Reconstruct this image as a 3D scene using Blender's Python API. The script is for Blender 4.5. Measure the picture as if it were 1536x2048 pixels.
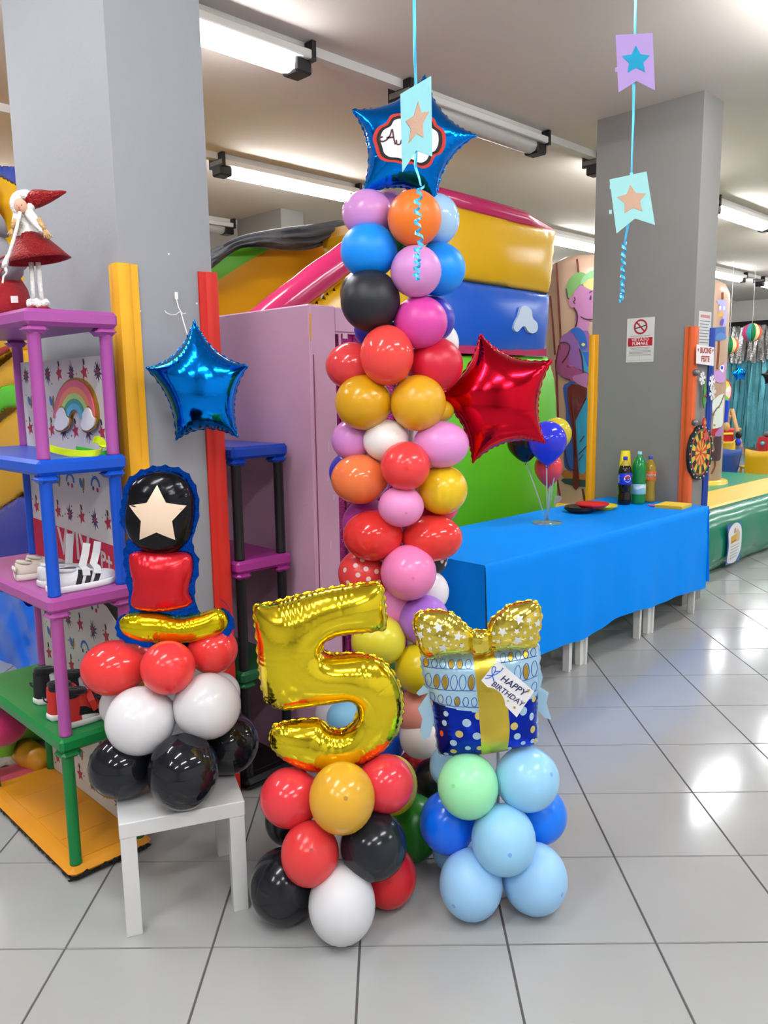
import bpy, math, random
import numpy as np
from mathutils import Matrix, Vector

# ------------------------------------------------------------------ clear
for o in list(bpy.data.objects):
    bpy.data.objects.remove(o)
SC = bpy.context.scene
COL = SC.collection
random.seed(5)
rng = np.random.default_rng(7)
PI = math.pi

# ------------------------------------------------------------------ camera
FPX = 1591.5                     # focal length in pixels of the 1536 x 2048 frame
PITCH, YAW, ROLL = 0.15434, -0.0075, -0.01472
EYE = np.array([0.0, 0.0, 1.6763])
_f = np.array([math.sin(YAW)*math.cos(PITCH), math.cos(YAW)*math.cos(PITCH), -math.sin(PITCH)])
_r = np.array([math.cos(YAW), -math.sin(YAW), 0.0])
_u = np.cross(_r, _f)
_c, _s = math.cos(ROLL), math.sin(ROLL)
RIGHT, UP, FWD = _c*_r+_s*_u, -_s*_r+_c*_u, _f
cam_data = bpy.data.cameras.new('camera')
cam = bpy.data.objects.new('camera', cam_data)
COL.objects.link(cam)
cam_data.sensor_fit = 'VERTICAL'
cam_data.sensor_height = 36.0
cam_data.lens = FPX*36.0/2048.0
cam_data.clip_start = 0.05
cam.matrix_world = Matrix(((RIGHT[0], UP[0], -FWD[0], EYE[0]), (RIGHT[1], UP[1], -FWD[1], EYE[1]),
                           (RIGHT[2], UP[2], -FWD[2], EYE[2]), (0, 0, 0, 1)))
SC.camera = cam

# ------------------------------------------------------------------ world, exposure, lamp levels
w = bpy.data.worlds.new('world')
SC.world = w
w.use_nodes = True
w.node_tree.nodes['Background'].inputs[0].default_value = (0.85, 0.92, 1.0, 1)
w.node_tree.nodes['Background'].inputs[1].default_value = 0.3
SC.view_settings.view_transform = 'Standard'
SC.view_settings.look = 'None'
SC.view_settings.gamma = 1.0
SC.view_settings.use_curve_mapping = False
SC.view_settings.exposure = 0.34
TUBE = 46.0                      # emission of a lit ceiling tube

# ------------------------------------------------------------------ geometry helpers
S2 = math.sqrt(2.0)
AX = np.array([1, 1, 0])/S2      # the building's own axes lie at 45 degrees to the floor tiles
BX = np.array([-1, 1, 0])/S2
ZC = 3.68                        # ceiling height
def AB(a, b, z=0.0): return np.array([(a-b)/S2, (a+b)/S2, z])
def ray(x, y): return RIGHT*((x-768)/FPX)+UP*((1024-y)/FPX)+FWD
def at(x, y, Y):
    d = ray(x, y); return EYE+d*(Y/d[1])
def atz(x, y, z=0.0):
    d = ray(x, y); return EYE+d*((z-EYE[2])/d[2])
def onplane(x, y, p0, n):
    d = ray(x, y); return EYE+d*((np.dot(np.asarray(p0)-EYE, n))/np.dot(d, n))
def ona(x, y, a):               # pixel -> (b, z) on the plane a = const
    p = onplane(x, y, AX*a, AX); return ((p[1]-p[0])/S2, p[2])
def onb(x, y, b):               # pixel -> (a, z) on the plane b = const
    p = onplane(x, y, BX*b, BX); return ((p[0]+p[1])/S2, p[2])
def mpp(Y): return Y/FPX         # metres per pixel at depth Y

def lin(h):
    h = h.lstrip('#'); c = [int(h[i:i+2], 16)/255 for i in (0, 2, 4)]
    return tuple((x/12.92 if x <= .04045 else ((x+.055)/1.055)**2.4) for x in c)

MATS = {}
def mat(name, hexc, rough=.5, metal=0.0, spec=.5, vary=.06, vscale=6.0, bump=0.0, bscale=30.0, coat=0.0,
        trans=0.0, emit=0.0, sss=0.0, sheen=0.0, alpha=1.0, stretch=None, ior=1.45, rvary=.0):
    if name in MATS: return MATS[name]
    m = bpy.data.materials.new(name); m.use_nodes = True
    nt = m.node_tree; N = nt.nodes; L = nt.links
    p = N['Principled BSDF']
    c = lin(hexc)
    tc = N.new('ShaderNodeTexCoord')
    vec = tc.outputs['Object']
    if stretch:
        mp = N.new('ShaderNodeMapping'); mp.inputs['Scale'].default_value = stretch
        L.new(vec, mp.inputs[0]); vec = mp.outputs[0]
    n1 = N.new('ShaderNodeTexNoise'); n1.inputs['Scale'].default_value = vscale; n1.inputs['Detail'].default_value = 4
    L.new(vec, n1.inputs['Vector'])
    mx = N.new('ShaderNodeMix'); mx.data_type = 'RGBA'
    mx.inputs['A'].default_value = (*[max(0, x*(1-vary)) for x in c], 1)
    mx.inputs['B'].default_value = (*[min(1, x*(1+vary)) for x in c], 1)
    L.new(n1.outputs['Fac'], mx.inputs['Factor'])
    L.new(mx.outputs['Result'], p.inputs['Base Color'])
    p.inputs['Roughness'].default_value = rough
    if rvary:
        mr = N.new('ShaderNodeMapRange'); mr.inputs['To Min'].default_value = max(0, rough-rvary); mr.inputs['To Max'].default_value = rough+rvary
        L.new(n1.outputs['Fac'], mr.inputs['Value']); L.new(mr.outputs['Result'], p.inputs['Roughness'])
    p.inputs['Metallic'].default_value = metal
    p.inputs['Specular IOR Level'].default_value = spec
    p.inputs['IOR'].default_value = ior
    p.inputs['Coat Weight'].default_value = coat
    p.inputs['Coat Roughness'].default_value = .06
    p.inputs['Transmission Weight'].default_value = trans
    p.inputs['Subsurface Weight'].default_value = sss
    if sss: p.inputs['Subsurface Scale'].default_value = .03
    p.inputs['Sheen Weight'].default_value = sheen
    p.inputs['Alpha'].default_value = alpha
    if emit:
        p.inputs['Emission Color'].default_value = (*c, 1); p.inputs['Emission Strength'].default_value = emit
    if bump:
        n2 = N.new('ShaderNodeTexNoise'); n2.inputs['Scale'].default_value = bscale; n2.inputs['Detail'].default_value = 3
        L.new(vec, n2.inputs['Vector'])
        b = N.new('ShaderNodeBump'); b.inputs['Strength'].default_value = bump; b.inputs['Distance'].default_value = .01
        L.new(n2.outputs['Fac'], b.inputs['Height']); L.new(b.outputs['Normal'], p.inputs['Normal'])
    MATS[name] = m
    return m
def latex(hexc, gloss=.16, sss=.12):
    return mat('latex_%s_%d' % (hexc, int(gloss*100)), hexc, gloss, vary=.03, vscale=3, spec=.5)
def foilm(hexc, rough=.1, bump=.12, bscale=26):
    return mat('foil_%s' % hexc, hexc, rough, metal=1.0, vary=.03, bump=bump, bscale=bscale, rvary=.04)
def plast(hexc, rough=.4): return mat('plastic_%s_%d' % (hexc, int(rough*100)), hexc, rough, vary=.05, vscale=9, bump=.05, bscale=90)
def pvc(hexc, rough=.3): return mat('pvc_%s_%d' % (hexc, int(rough*100)), hexc, rough, vary=.05, vscale=2, bump=.25, bscale=5, spec=.5)
def paper(hexc): return mat('paper_'+hexc, hexc, .7, vary=.03, vscale=30)
def cloth(hexc): return mat('cloth_'+hexc, hexc, .9, vary=.12, vscale=60, bump=.4, bscale=200, sheen=.2)
def ink(hexc, rough=.45): return mat('ink_%s_%d' % (hexc, int(rough*100)), hexc, rough, vary=.03)

class MB:
    """collects shapes and links them as one mesh object"""
    def __init__(s): s.v, s.f, s.m, s.s = [], [], [], []
    def add(s, v, f, mi=0, smooth=False, M=None):
        k = len(s.v)
        if M is not None: v = [tuple(M @ Vector(p)) for p in v]
        s.v += [tuple(float(c) for c in p) for p in v]
        for q in f:
            s.f.append(tuple(i+k for i in q)); s.m.append(mi); s.s.append(smooth)
        return s
    def box(s, x0, x1, y0, y1, z0, z1, mi=0, M=None, bev=0.0):
        if bev <= 0:
            v = [(x, y, z) for z in (z0, z1) for x, y in ((x0, y0), (x1, y0), (x1, y1), (x0, y1))]
            f = [(3, 2, 1, 0), (4, 5, 6, 7), (0, 1, 5, 4), (1, 2, 6, 5), (2, 3, 7, 6), (3, 0, 4, 7)]
            return s.add(v, f, mi, False, M)
        b = bev; rings = []
        def ring(i, z): return [(x0+i, y0+b, z), (x0+b, y0+i, z), (x1-b, y0+i, z), (x1-i, y0+b, z), (x1-i, y1-b, z), (x1-b, y1-i, z), (x0+b, y1-i, z), (x0+i, y1-b, z)]
        v = ring(b, z0)+ring(0, z0+b)+ring(0, z1-b)+ring(b, z1)
        f = [tuple(range(7, -1, -1)), tuple(range(24, 32))]
        for r in range(3):
            for i in range(8): f.append((r*8+i, r*8+(i+1) % 8, r*8+8+(i+1) % 8, r*8+8+i))
        return s.add(v, f, mi, False, M)
    def prism(s, poly, z0, z1, mi=0, M=None, smooth=False):
        n = len(poly); v = [(x, y, z0) for x, y in poly]+[(x, y, z1) for x, y in poly]
        f = [tuple(range(n-1, -1, -1)), tuple(range(n, 2*n))]
        k = len(s.v); s.add(v, f, mi, False, M)
        s.f += [(k+i, k+(i+1) % n, k+n+(i+1) % n, k+n+i) for i in range(n)]; s.m += [mi]*n; s.s += [smooth]*n
        return s
    def lathe(s, prof, n=24, mi=0, M=None, cap=True):
        v, f = [], []
        for r, z in prof:
            for i in range(n):
                t = 2*PI*i/n; v.append((r*math.cos(t), r*math.sin(t), z))
        for j in range(len(prof)-1):
            for i in range(n): f.append((j*n+i, j*n+(i+1) % n, (j+1)*n+(i+1) % n, (j+1)*n+i))
        if cap:
            f.append(tuple(range(n-1, -1, -1))); f.append(tuple((len(prof)-1)*n+i for i in range(n)))
        return s.add(v, f, mi, True, M)
    def tube(s, pts, r, n=8, mi=0, M=None, closed=False):
        P = [np.array(p, float) for p in pts]; m = len(P); v, f = [], []
        R = r if hasattr(r, '__len__') else [r]*m
        prev = None
        for i in range(m):
            if closed: t = P[(i+1) % m]-P[i-1]
            else: t = P[min(i+1, m-1)]-P[max(i-1, 0)]
            t = t/(np.linalg.norm(t)+1e-12)
            if prev is None:
                a = np.array([0, 0, 1.0]) if abs(t[2]) < .9 else np.array([1.0, 0, 0])
                e = np.cross(t, a)
            else: e = prev-t*np.dot(prev, t)
            e = e/(np.linalg.norm(e)+1e-12); prev = e; g = np.cross(t, e)
            for k in range(n):
                q = 2*PI*k/n; v.append(P[i]+R[i]*(math.cos(q)*e+math.sin(q)*g))
        for i in range(m if closed else m-1):
            j = (i+1) % m
            for k in range(n): f.append((i*n+k, i*n+(k+1) % n, j*n+(k+1) % n, j*n+k))
        if not closed: f += [tuple(range(n-1, -1, -1)), tuple((m-1)*n+k for k in range(n))]
        return s.add(v, f, mi, True, M)
    def ell(s, c, r, nu=20, nv=12, mi=0, M=None):
        v, f = [], []
        for j in range(nv+1):
            th = PI*j/nv
            for i in range(nu):
                ph = 2*PI*i/nu
                v.append((c[0]+r[0]*math.sin(th)*math.cos(ph), c[1]+r[1]*math.sin(th)*math.sin(ph), c[2]+r[2]*math.cos(th)))
        for j in range(nv):
            for i in range(nu): f.append((j*nu+i, (j+1)*nu+i, (j+1)*nu+(i+1) % nu, j*nu+(i+1) % nu))
        return s.add(v, f, mi, True, M)
    def loft(s, rings, mi=0, cap=True, M=None, smooth=True):
        n = len(rings[0]); v = [p for r in rings for p in r]; f = []
        for j in range(len(rings)-1):
            for i in range(n): f.append((j*n+i, j*n+(i+1) % n, (j+1)*n+(i+1) % n, (j+1)*n+i))
        if cap: f += [tuple(range(n-1, -1, -1)), tuple((len(rings)-1)*n+i for i in range(n))]
        return s.add(v, f, mi, smooth, M)
    def strip(s, pts, width, up, thick=.0006, mi=0):
        """a flat ribbon through pts; up(i) gives the direction across"""
        P = [np.array(p, float) for p in pts]; m = len(P); v, f = [], []
        for i in range(m):
            t = P[min(i+1, m-1)]-P[max(i-1, 0)]; t /= np.linalg.norm(t)+1e-12
            e = np.array(up(i), float) if callable(up) else np.array(up, float); e = e-t*np.dot(e, t); e /= np.linalg.norm(e)+1e-12
            g = np.cross(t, e)
            wv = width[i] if hasattr(width, '__len__') else width
            for a, b in ((-1, -1), (1, -1), (1, 1), (-1, 1)): v.append(P[i]+e*a*wv/2+g*b*thick/2)
        for i in range(m-1):
            for k in range(4): f.append((i*4+k, i*4+(k+1) % 4, i*4+4+(k+1) % 4, i*4+4+k))
        f += [(3, 2, 1, 0), tuple((m-1)*4+k for k in range(4))]
        return s.add(v, f, mi, False)
    def drape(s, poly, H, off=.0012, mi=0, rings=2, dens=1):
        """a flat printed shape laid on the height field H(x, y)"""
        P = np.array(poly, float)
        if dens > 1:
            Q = []
            for i in range(len(P)):
                for k in range(dens): Q.append(P[i]+(P[(i+1) % len(P)]-P[i])*k/dens)
            P = np.array(Q)
        c = P.mean(0); n = len(P); v = [(c[0], c[1], H(*c)+off)]; f = []
        for r in range(1, rings+1):
            for p in P:
                q = c+(p-c)*r/rings; v.append((q[0], q[1], H(*q)+off))
        for i in range(n): f.append((0, 1+i, 1+(i+1) % n))
        for r in range(1, rings):
            for i in range(n): f.append((1+(r-1)*n+i, 1+r*n+i, 1+r*n+(i+1) % n, 1+(r-1)*n+(i+1) % n))
        return s.add(v, f, mi, True)
    def line2(s, pts, wd, H, off=.0014, mi=0):
        """a printed line of width wd on the height field"""
        P = [np.array(p, float) for p in pts]; v, f = [], []
        for i in range(len(P)):
            t = P[min(i+1, len(P)-1)]-P[max(i-1, 0)]; t /= np.linalg.norm(t)+1e-12; nn = np.array([-t[1], t[0]])
            for sgn in (-1, 1):
                q = P[i]+nn*sgn*wd/2; v.append((q[0], q[1], H(*P[i])+off))
        for i in range(len(P)-1): f.append((2*i, 2*i+2, 2*i+3, 2*i+1))
        return s.add(v, f, mi, True)
    def build(s, name, mats, parent=None, world=False, loc=None, rot=None, scale=None):
        me = bpy.data.meshes.new(name)
        V = s.v
        if world and parent is not None:
            Mi = parent_world(parent).inverted(); V = [tuple(Mi @ Vector(p)) for p in V]
        me.from_pydata(V, [], s.f)
        if not isinstance(mats, (list, tuple)): mats = [mats]
        for m in mats: me.materials.append(m)
        if len(mats) > 1: me.polygons.foreach_set('material_index', s.m)
        me.polygons.foreach_set('use_smooth', s.s)
        me.update()
        o = bpy.data.objects.new(name, me); COL.objects.link(o)
        if parent is not None: o.parent = parent
        if loc is not None: o.location = loc
        if rot is not None: o.rotation_euler = rot
        return o
WM = {}
def parent_world(o):
    M = o.matrix_basis.copy()
    p = o.parent
    while p is not None:
        M = p.matrix_basis @ M; p = p.parent
    return M
def tag(o, label, cat, group=None):
    o['label'] = label; o['category'] = cat
    if group: o['group'] = group
    return o
def thing(name, label, cat, loc=(0, 0, 0), rotz=0.0, group=None, M=None):
    o = bpy.data.objects.new(name, None); COL.objects.link(o); o.empty_display_size = .05
    if M is not None: o.matrix_basis = M
    else:
        o.location = tuple(float(c) for c in loc); o.rotation_euler = (0, 0, rotz)
    o.matrix_basis = o.matrix_basis.copy()
    return tag(o, label, cat, group)
R45 = PI/4
def thing_ab(name, label, cat, a, b, z=0.0, group=None, rot=0.0):
    return thing(name, label, cat, AB(a, b, z), R45+rot, group)
def struct(o): o['kind'] = 'structure'; return o
def stuff(o): o['kind'] = 'stuff'; return o
def frame(o, u, v):
    u = np.array(u, float); u /= np.linalg.norm(u); v = np.array(v, float); v = v-u*np.dot(u, v); v /= np.linalg.norm(v)
    ww = np.cross(u, v)
    return Matrix(((u[0], v[0], ww[0], o[0]), (u[1], v[1], ww[1], o[1]), (u[2], v[2], ww[2], o[2]), (0, 0, 0, 1)))
def sharp(o, deg=35):
    o.data.polygons.foreach_set('use_smooth', [True]*len(o.data.polygons))
    o.data.set_sharp_from_angle(angle=math.radians(deg)); return o
_FONT = {}
def text_mesh(txt, size, align='CENTER', bold=0.0, shear=0.0, spacing=1.0, thick=.0004):
    cu = bpy.data.curves.new('lettering', 'FONT'); cu.body = txt; cu.size = size; cu.align_x = align; cu.align_y = 'CENTER'
    cu.offset = bold; cu.shear = shear; cu.space_character = spacing; cu.extrude = thick; cu.resolution_u = 3
    o = bpy.data.objects.new('lettering', cu); COL.objects.link(o)
    dg = bpy.context.evaluated_depsgraph_get()
    me = bpy.data.meshes.new_from_object(o.evaluated_get(dg))
    v = [tuple(p.co) for p in me.vertices]; f = [tuple(p.vertices) for p in me.polygons]
    bpy.data.objects.remove(o); bpy.data.curves.remove(cu); bpy.data.meshes.remove(me)
    return v, f
def star_pts(R, r, n=5, rot=PI/2):
    return [((R if i % 2 == 0 else r)*math.cos(rot+PI*i/n), (R if i % 2 == 0 else r)*math.sin(rot+PI*i/n)) for i in range(2*n)]
def circ(cx, cy, rx, ry=None, n=14, rot=0.0):
    ry = rx if ry is None else ry
    return [(cx+rx*math.cos(t)*math.cos(rot)-ry*math.sin(t)*math.sin(rot), cy+rx*math.cos(t)*math.sin(rot)+ry*math.sin(t)*math.cos(rot)) for t in [2*PI*i/n for i in range(n)]]
def smoothpoly(P, k=6):
    P = np.array(P, float); n = len(P); out = []
    for i in range(n):
        a, b, c, d = P[i-1], P[i], P[(i+1) % n], P[(i+2) % n]
        for j in range(k):
            t = j/k
            out.append(.5*((2*b)+(-a+c)*t+(2*a-5*b+4*c-d)*t*t+(-a+3*b-3*c+d)*t**3))
    return np.array(out)
FLAT = lambda x, y: 0.0

def foil(name, outline, mats, parent, puff=.8, res=.004, crimp=.004, lam=.013, rim=.006, back=1.0, seed=0, zoff=0.0, matfn=None, backmat=None):
    """an inflated foil pillow: outline in the parent's local xy, puffed along +z and -z"""
    P = np.array(outline, float)
    if ((P[:, 0]*np.roll(P[:, 1], -1)-np.roll(P[:, 0], -1)*P[:, 1]).sum()) < 0: P = P[::-1].copy()
    lo, hi = P.min(0)-3*res, P.max(0)+3*res
    nx, ny = int((hi[0]-lo[0])/res)+1, int((hi[1]-lo[1])/res)+1
    X, Y = np.meshgrid(lo[0]+np.arange(nx)*res, lo[1]+np.arange(ny)*res)
    px, py = X.ravel(), Y.ravel()
    Q = np.roll(P, -1, 0); seg = Q-P; L2 = (seg**2).sum(1)+1e-15; LL = np.sqrt(L2); acc = np.concatenate([[0], np.cumsum(LL)[:-1]])
    best = np.full(px.shape, 1e9); bx, by, bs = np.zeros_like(px), np.zeros_like(px), np.zeros_like(px); inside = np.zeros(px.shape, bool)
    for i in range(len(P)):
        t = np.clip(((px-P[i, 0])*seg[i, 0]+(py-P[i, 1])*seg[i, 1])/L2[i], 0, 1)
        qx, qy = P[i, 0]+t*seg[i, 0], P[i, 1]+t*seg[i, 1]
        d = (px-qx)**2+(py-qy)**2; k = d < best
        best[k] = d[k]; bx[k] = qx[k]; by[k] = qy[k]; bs[k] = (acc[i]+t*LL[i])[k]
        cr = ((P[i, 1] > py) != (Q[i, 1] > py))
        with np.errstate(divide='ignore', invalid='ignore'):
            xi = P[i, 0]+(py-P[i, 1])*(Q[i, 0]-P[i, 0])/(Q[i, 1]-P[i, 1])
        inside ^= cr & (px < xi)
    dist = np.sqrt(best); sd = np.where(inside, dist, -dist)
    inn = (sd > .3*res).reshape(ny, nx)
    u = np.zeros((ny, nx)); rhs = res*res
    om = 2/(1+math.sin(PI/max(nx, ny)))
    par = (np.add.outer(np.arange(ny), np.arange(nx)) % 2)
    m0, m1 = inn & (par == 0), inn & (par == 1)
    for it in range(int(2.2*max(nx, ny))+40):
        for mm in (m0, m1):
            avg = np.zeros_like(u)
            avg[1:-1, 1:-1] = .25*(u[:-2, 1:-1]+u[2:, 1:-1]+u[1:-1, :-2]+u[1:-1, 2:]+rhs)
            u[mm] += om*(avg[mm]-u[mm])
    h = puff*np.sqrt(2*np.maximum(u, 0))
    hs = h.copy()
    r2 = np.random.default_rng(seed+11)
    ph = r2.uniform(0, 6.28, 6)
    s_ = bs.reshape(ny, nx); dd = np.maximum(sd, 0).reshape(ny, nx)
    wob = .8*np.sin(s_*23+ph[0])+.9*np.sin(s_*41+ph[1])+.7*np.sin(s_*67+ph[4])
    wv = (.5+.5*np.cos(2*PI*s_/lam+2.2*wob))
    amp = (.55+.45*np.sin(s_*31+ph[2]))*np.clip(.6+.6*np.sin(s_*11+ph[3]), .1, 1)
    fall = np.exp(-dd/(.022+.012*np.sin(s_*17+ph[5])))
    h = h-crimp*amp*wv*fall*np.clip(h/(2*crimp+1e-9), 0, 1)
    # broad soft creases
    h = h-crimp*.6*np.clip(np.cos(2*PI*s_/(lam*6)+wob)-.75, 0, 1)*np.exp(-dd/.06)
    h = np.maximum(h, 0)
    inc = (sd > -.5*res).reshape(ny, nx); snap = inc & (sd < .5*res).reshape(ny, nx)
    VX, VY = X.copy(), Y.copy(); VX[snap] = bx.reshape(ny, nx)[snap]; VY[snap] = by.reshape(ny, nx)[snap]; h[snap] = 0
    idx = -np.ones((ny, nx), int); idb = idx.copy(); V = []
    for j, i in zip(*np.nonzero(inc)):
        idx[j, i] = len(V); V.append((VX[j, i], VY[j, i], zoff+h[j, i]))
        if snap[j, i]: idb[j, i] = idx[j, i]
        else: idb[j, i] = len(V); V.append((VX[j, i], VY[j, i], zoff-back*h[j, i]))
    F, MI = [], []
    ok = inc[:-1, :-1] & inc[1:, :-1] & inc[:-1, 1:] & inc[1:, 1:]
    for j, i in zip(*np.nonzero(ok)):
        mi = matfn(X[j, i]+res/2, Y[j, i]+res/2) if matfn else 0
        F.append((idx[j, i], idx[j, i+1], idx[j+1, i+1], idx[j+1, i])); MI.append(mi)
        F.append((idb[j, i], idb[j+1, i], idb[j+1, i+1], idb[j, i+1])); MI.append(mi if backmat is None else backmat)
    # crimped flat seam round the edge
    if rim > 0:
        step = .005; tot = LL.sum(); n = max(24, int(tot/step)); ss = np.arange(n)*tot/n
        k = np.searchsorted(acc, ss, side='right')-1; t = (ss-acc[k])/LL[k]
        RP = P[k]+seg[k]*t[:, None]
        tg = np.roll(RP, -1, 0)-np.roll(RP, 1, 0); tg /= np.linalg.norm(tg, axis=1)[:, None]+1e-12
        nr = np.stack([tg[:, 1], -tg[:, 0]], 1)
        rr = rim*(.55+.45*np.cos(2*PI*ss/(lam*1.6)+1.5*np.sin(ss*37)))
        b0 = len(V)
        for i in range(n):
            q = RP[i]-nr[i]*.003; e = RP[i]+nr[i]*rr[i]; zz = .0022*math.sin(ss[i]*2*PI/lam)
            V += [(q[0], q[1], zoff+.001), (e[0], e[1], zoff+zz+.0006), (e[0], e[1], zoff+zz-.0006), (q[0], q[1], zoff-.001)]
        for i in range(n):
            a, b = b0+4*i, b0+4*((i+1) % n)
            for c in range(3): F.append((a+c, b+c, b+c+1, a+c+1)); MI.append(0 if backmat is None else backmat)
    me = bpy.data.meshes.new(name); me.from_pydata(V, [], F)
    if not isinstance(mats, (list, tuple)): mats = [mats]
    for m in mats: me.materials.append(m)
    me.polygons.foreach_set('material_index', MI); me.polygons.foreach_set('use_smooth', [True]*len(F)); me.update()
    o = bpy.data.objects.new(name, me); COL.objects.link(o)
    if parent is not None: o.parent = parent
    def H(x, y):
        fx, fy = (x-lo[0])/res, (y-lo[1])/res; i, j = int(min(max(fx, 0), nx-2)), int(min(max(fy, 0), ny-2)); a, b = min(max(fx-i, 0), 1), min(max(fy-j, 0), 1)
        return zoff+float((1-a)*(1-b)*hs[j, i]+a*(1-b)*hs[j, i+1]+(1-a)*b*hs[j+1, i]+a*b*hs[j+1, i+1])
    return o, H
def view_plane(cx, cy, Y, yaw=0.0, tilt=0.0):
    """upright plane at depth Y facing the viewer, turned by yaw; returns matrix and pixel->(u, v)"""
    o = at(cx, cy, Y)
    u = np.array([math.cos(yaw), math.sin(yaw), 0.0]); n = np.array([math.sin(yaw), -math.cos(yaw), 0.0])
    v = np.array([0, 0, 1.0])*math.cos(tilt)-n*math.sin(tilt)
    M = frame(o, u, v); nn = np.cross(u, v)
    def uv(x, y):
        p = onplane(x, y, o, nn)-o; return (float(p@u), float(p@v))
    return M, uv

# ================================================================== THE SETTING
M_TILE = mat('floor_tile_glaze', '#a6a7a6', .13, spec=.5, vary=.05, vscale=4, bump=.03, bscale=14, rvary=.05)
M_GROUT = mat('floor_grout', '#5a5557', .85, vary=.15, vscale=40)
M_CEIL = mat('ceiling_paint', '#cfc6be', .9, vary=.03, vscale=2, spec=.2)
M_WALL = mat('wall_paint', '#dedcd8', .85, vary=.03, vscale=2)
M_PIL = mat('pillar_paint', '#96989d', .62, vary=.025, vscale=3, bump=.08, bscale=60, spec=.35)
M_PIL2 = mat('pillar_paint_shaded', '#878583', .62, vary=.025, vscale=3, bump=.08, bscale=60, spec=.35)  # pillar paint with the weaker light on the farther pillars in its colour
M_BLACK = mat('black_plastic', '#141416', .45, vary=.1)
M_WHITE = mat('white_lacquer', '#d2d2d2', .32, vary=.02)

fl = struct(MB().box(-14, 24, -9, 30, -.12, -.004).build('floor', M_GROUT))
T = .45
tx0, ty0 = -1.0098, 2.1902
tm = MB()
g, c = .0025, .0015
def tile_shape(m, x0, y0):
    x1, y1 = x0+T-g, y0+T-g; x0 += g; y0 += g
    v = [(x0, y0, -.006), (x1, y0, -.006), (x1, y1, -.006), (x0, y1, -.006), (x0+c, y0+c, 0), (x1-c, y0+c, 0), (x1-c, y1-c, 0), (x0+c, y1-c, 0)]
    m.add(v, [(4, 5, 6, 7), (0, 1, 5, 4), (1, 2, 6, 5), (2, 3, 7, 6), (3, 0, 4, 7)])
tile_shape(tm, 0, 0)
t0 = tm.build('tile', M_TILE, fl)
cand = []
for i in range(-20, 40):
    for j in range(-16, 44):
        x, y = tx0+i*T, ty0+j*T
        d = np.array([x+T/2, y+T/2, 0])-EYE; cz = d@FWD
        vis = False
        if cz > .5:
            u_, v_ = 768+FPX*(d@RIGHT)/cz, 1024-FPX*(d@UP)/cz
            vis = -180 < u_ < 1716 and v_ < 2350
        cand.append((0 if vis else 1, math.hypot(x+T/2, y+T/2), x, y))
cand.sort()
field = MB(); first = True
for k, (nv, dd, x, y) in enumerate(cand):
    if k < 290 and nv == 0:
        o = t0 if first else t0.copy()
        if not first: COL.objects.link(o); o.parent = fl
        first = False; o.location = (x, y, 0)
    else: tile_shape(field, x, y)
stuff(field.build('tile_field', M_TILE, fl))

struct(MB().box(-14, 24, -9, 30, ZC, ZC+.15).build('ceiling', M_CEIL))
def wall_ab(name, a0, a1, b0, b1, m=M_WALL, z1=ZC):
    e = MB().box(a0, a1, b0, b1, 0, z1).build(name, m, rot=(0, 0, R45)); return struct(e)
wall_ab('wall_right', 20.6, 20.9, -5.5, 13)
wall_ab('wall_back', -5.8, 20.6, 13, 13.3)
wall_ab('wall_left', -5.8, -5.5, -5.2, 13.3)
wall_ab('wall_front', -5.8, 20.9, -5.5, -5.2)

# pillars
def pillar(name, a0, a1, b0, b1, m, groove=True):
    p = struct(MB().box(a0, a1, b0, b1, 0, ZC).build(name, m, rot=(0, 0, R45)))
    return p
pl = pillar('wall_pillar', 1.372, 1.745, 2.69, 3.348, M_PIL)
pl2 = struct(MB().box(1.376, 1.74, 3.354, 3.56, 0, ZC).build('wall_pillar_casing', M_PIL, rot=(0, 0, R45)))
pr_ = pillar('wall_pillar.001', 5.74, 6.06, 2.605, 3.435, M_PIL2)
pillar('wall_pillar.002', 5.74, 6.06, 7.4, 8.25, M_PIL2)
chip = MB()
for (x, y, s) in ((338, 508, 2.4), (278, 612, 1.8), (281, 622, 2.2), (279, 630, 3.0), (394, 607, 2.6), (401, 605, 2.0), (404, 614, 1.4)):
    a, z = onb(x, y, 2.688); r = s*.0014
    chip.prism([(a+r*math.cos(t)*(1+.5*math.sin(3*t)), z+1.4*r*math.sin(t)*(1+.4*math.cos(2*t))) for t in [2*PI*i/8 for i in range(8)]], 0, .0012, M=Matrix(((1, 0, 0, 0), (0, 0, -1, 2.6902), (0, 1, 0, 0), (0, 0, 0, 1))))
chip.build('plaster_chips', paper('#e9e9e6'), pl)

# corner guards: soft angled strips
def guard(label, hexc, a, b, sa, sb, z0, z1, leg=.062):
    t = thing_ab('corner_guard', label, 'corner guard', a, b, z0, 'coloured corner guards')
    prof = [(-.016*sa, -.016*sb), (leg*sa, -.014*sb), (leg*sa, -.002*sb), (.022*sa, -.002*sb), (.0*sa, 0), (-.002*sa, .022*sb), (-.002*sa, leg*sb), (-.014*sa, leg*sb)]
    n = 14; rings = []
    prof2 = [(leg*sa, -.001*sb), (leg*sa, -.011*sb), (leg*.55*sa, -.012*sb), (leg*.45*sa, -.02*sb), (.004*sa, -.022*sb), (-.016*sa, -.016*sb), (-.022*sa, .004*sb), (-.02*sa, leg*.45*sb), (-.012*sa, leg*.55*sb), (-.011*sa, leg*sb), (-.001*sa, leg*sb), (-.001*sa, -.001*sb)]
    m = MB().prism(prof2, 0, z1-z0)
    sharp(m.build('foam_strip', mat('foam_'+hexc, hexc, .5, vary=.05, vscale=8, bump=.1, bscale=40), t), 50)
    return t
guard('yellow foam corner guard on the near left pillar beside the shelf rack', '#f2b01c', 1.372, 2.69, 1, 1, .12, 2.12)
guard('red foam corner guard on the near pillar beside the blue star', '#d2281c', 1.745, 2.69, -1, 1, .0, 2.12)
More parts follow.
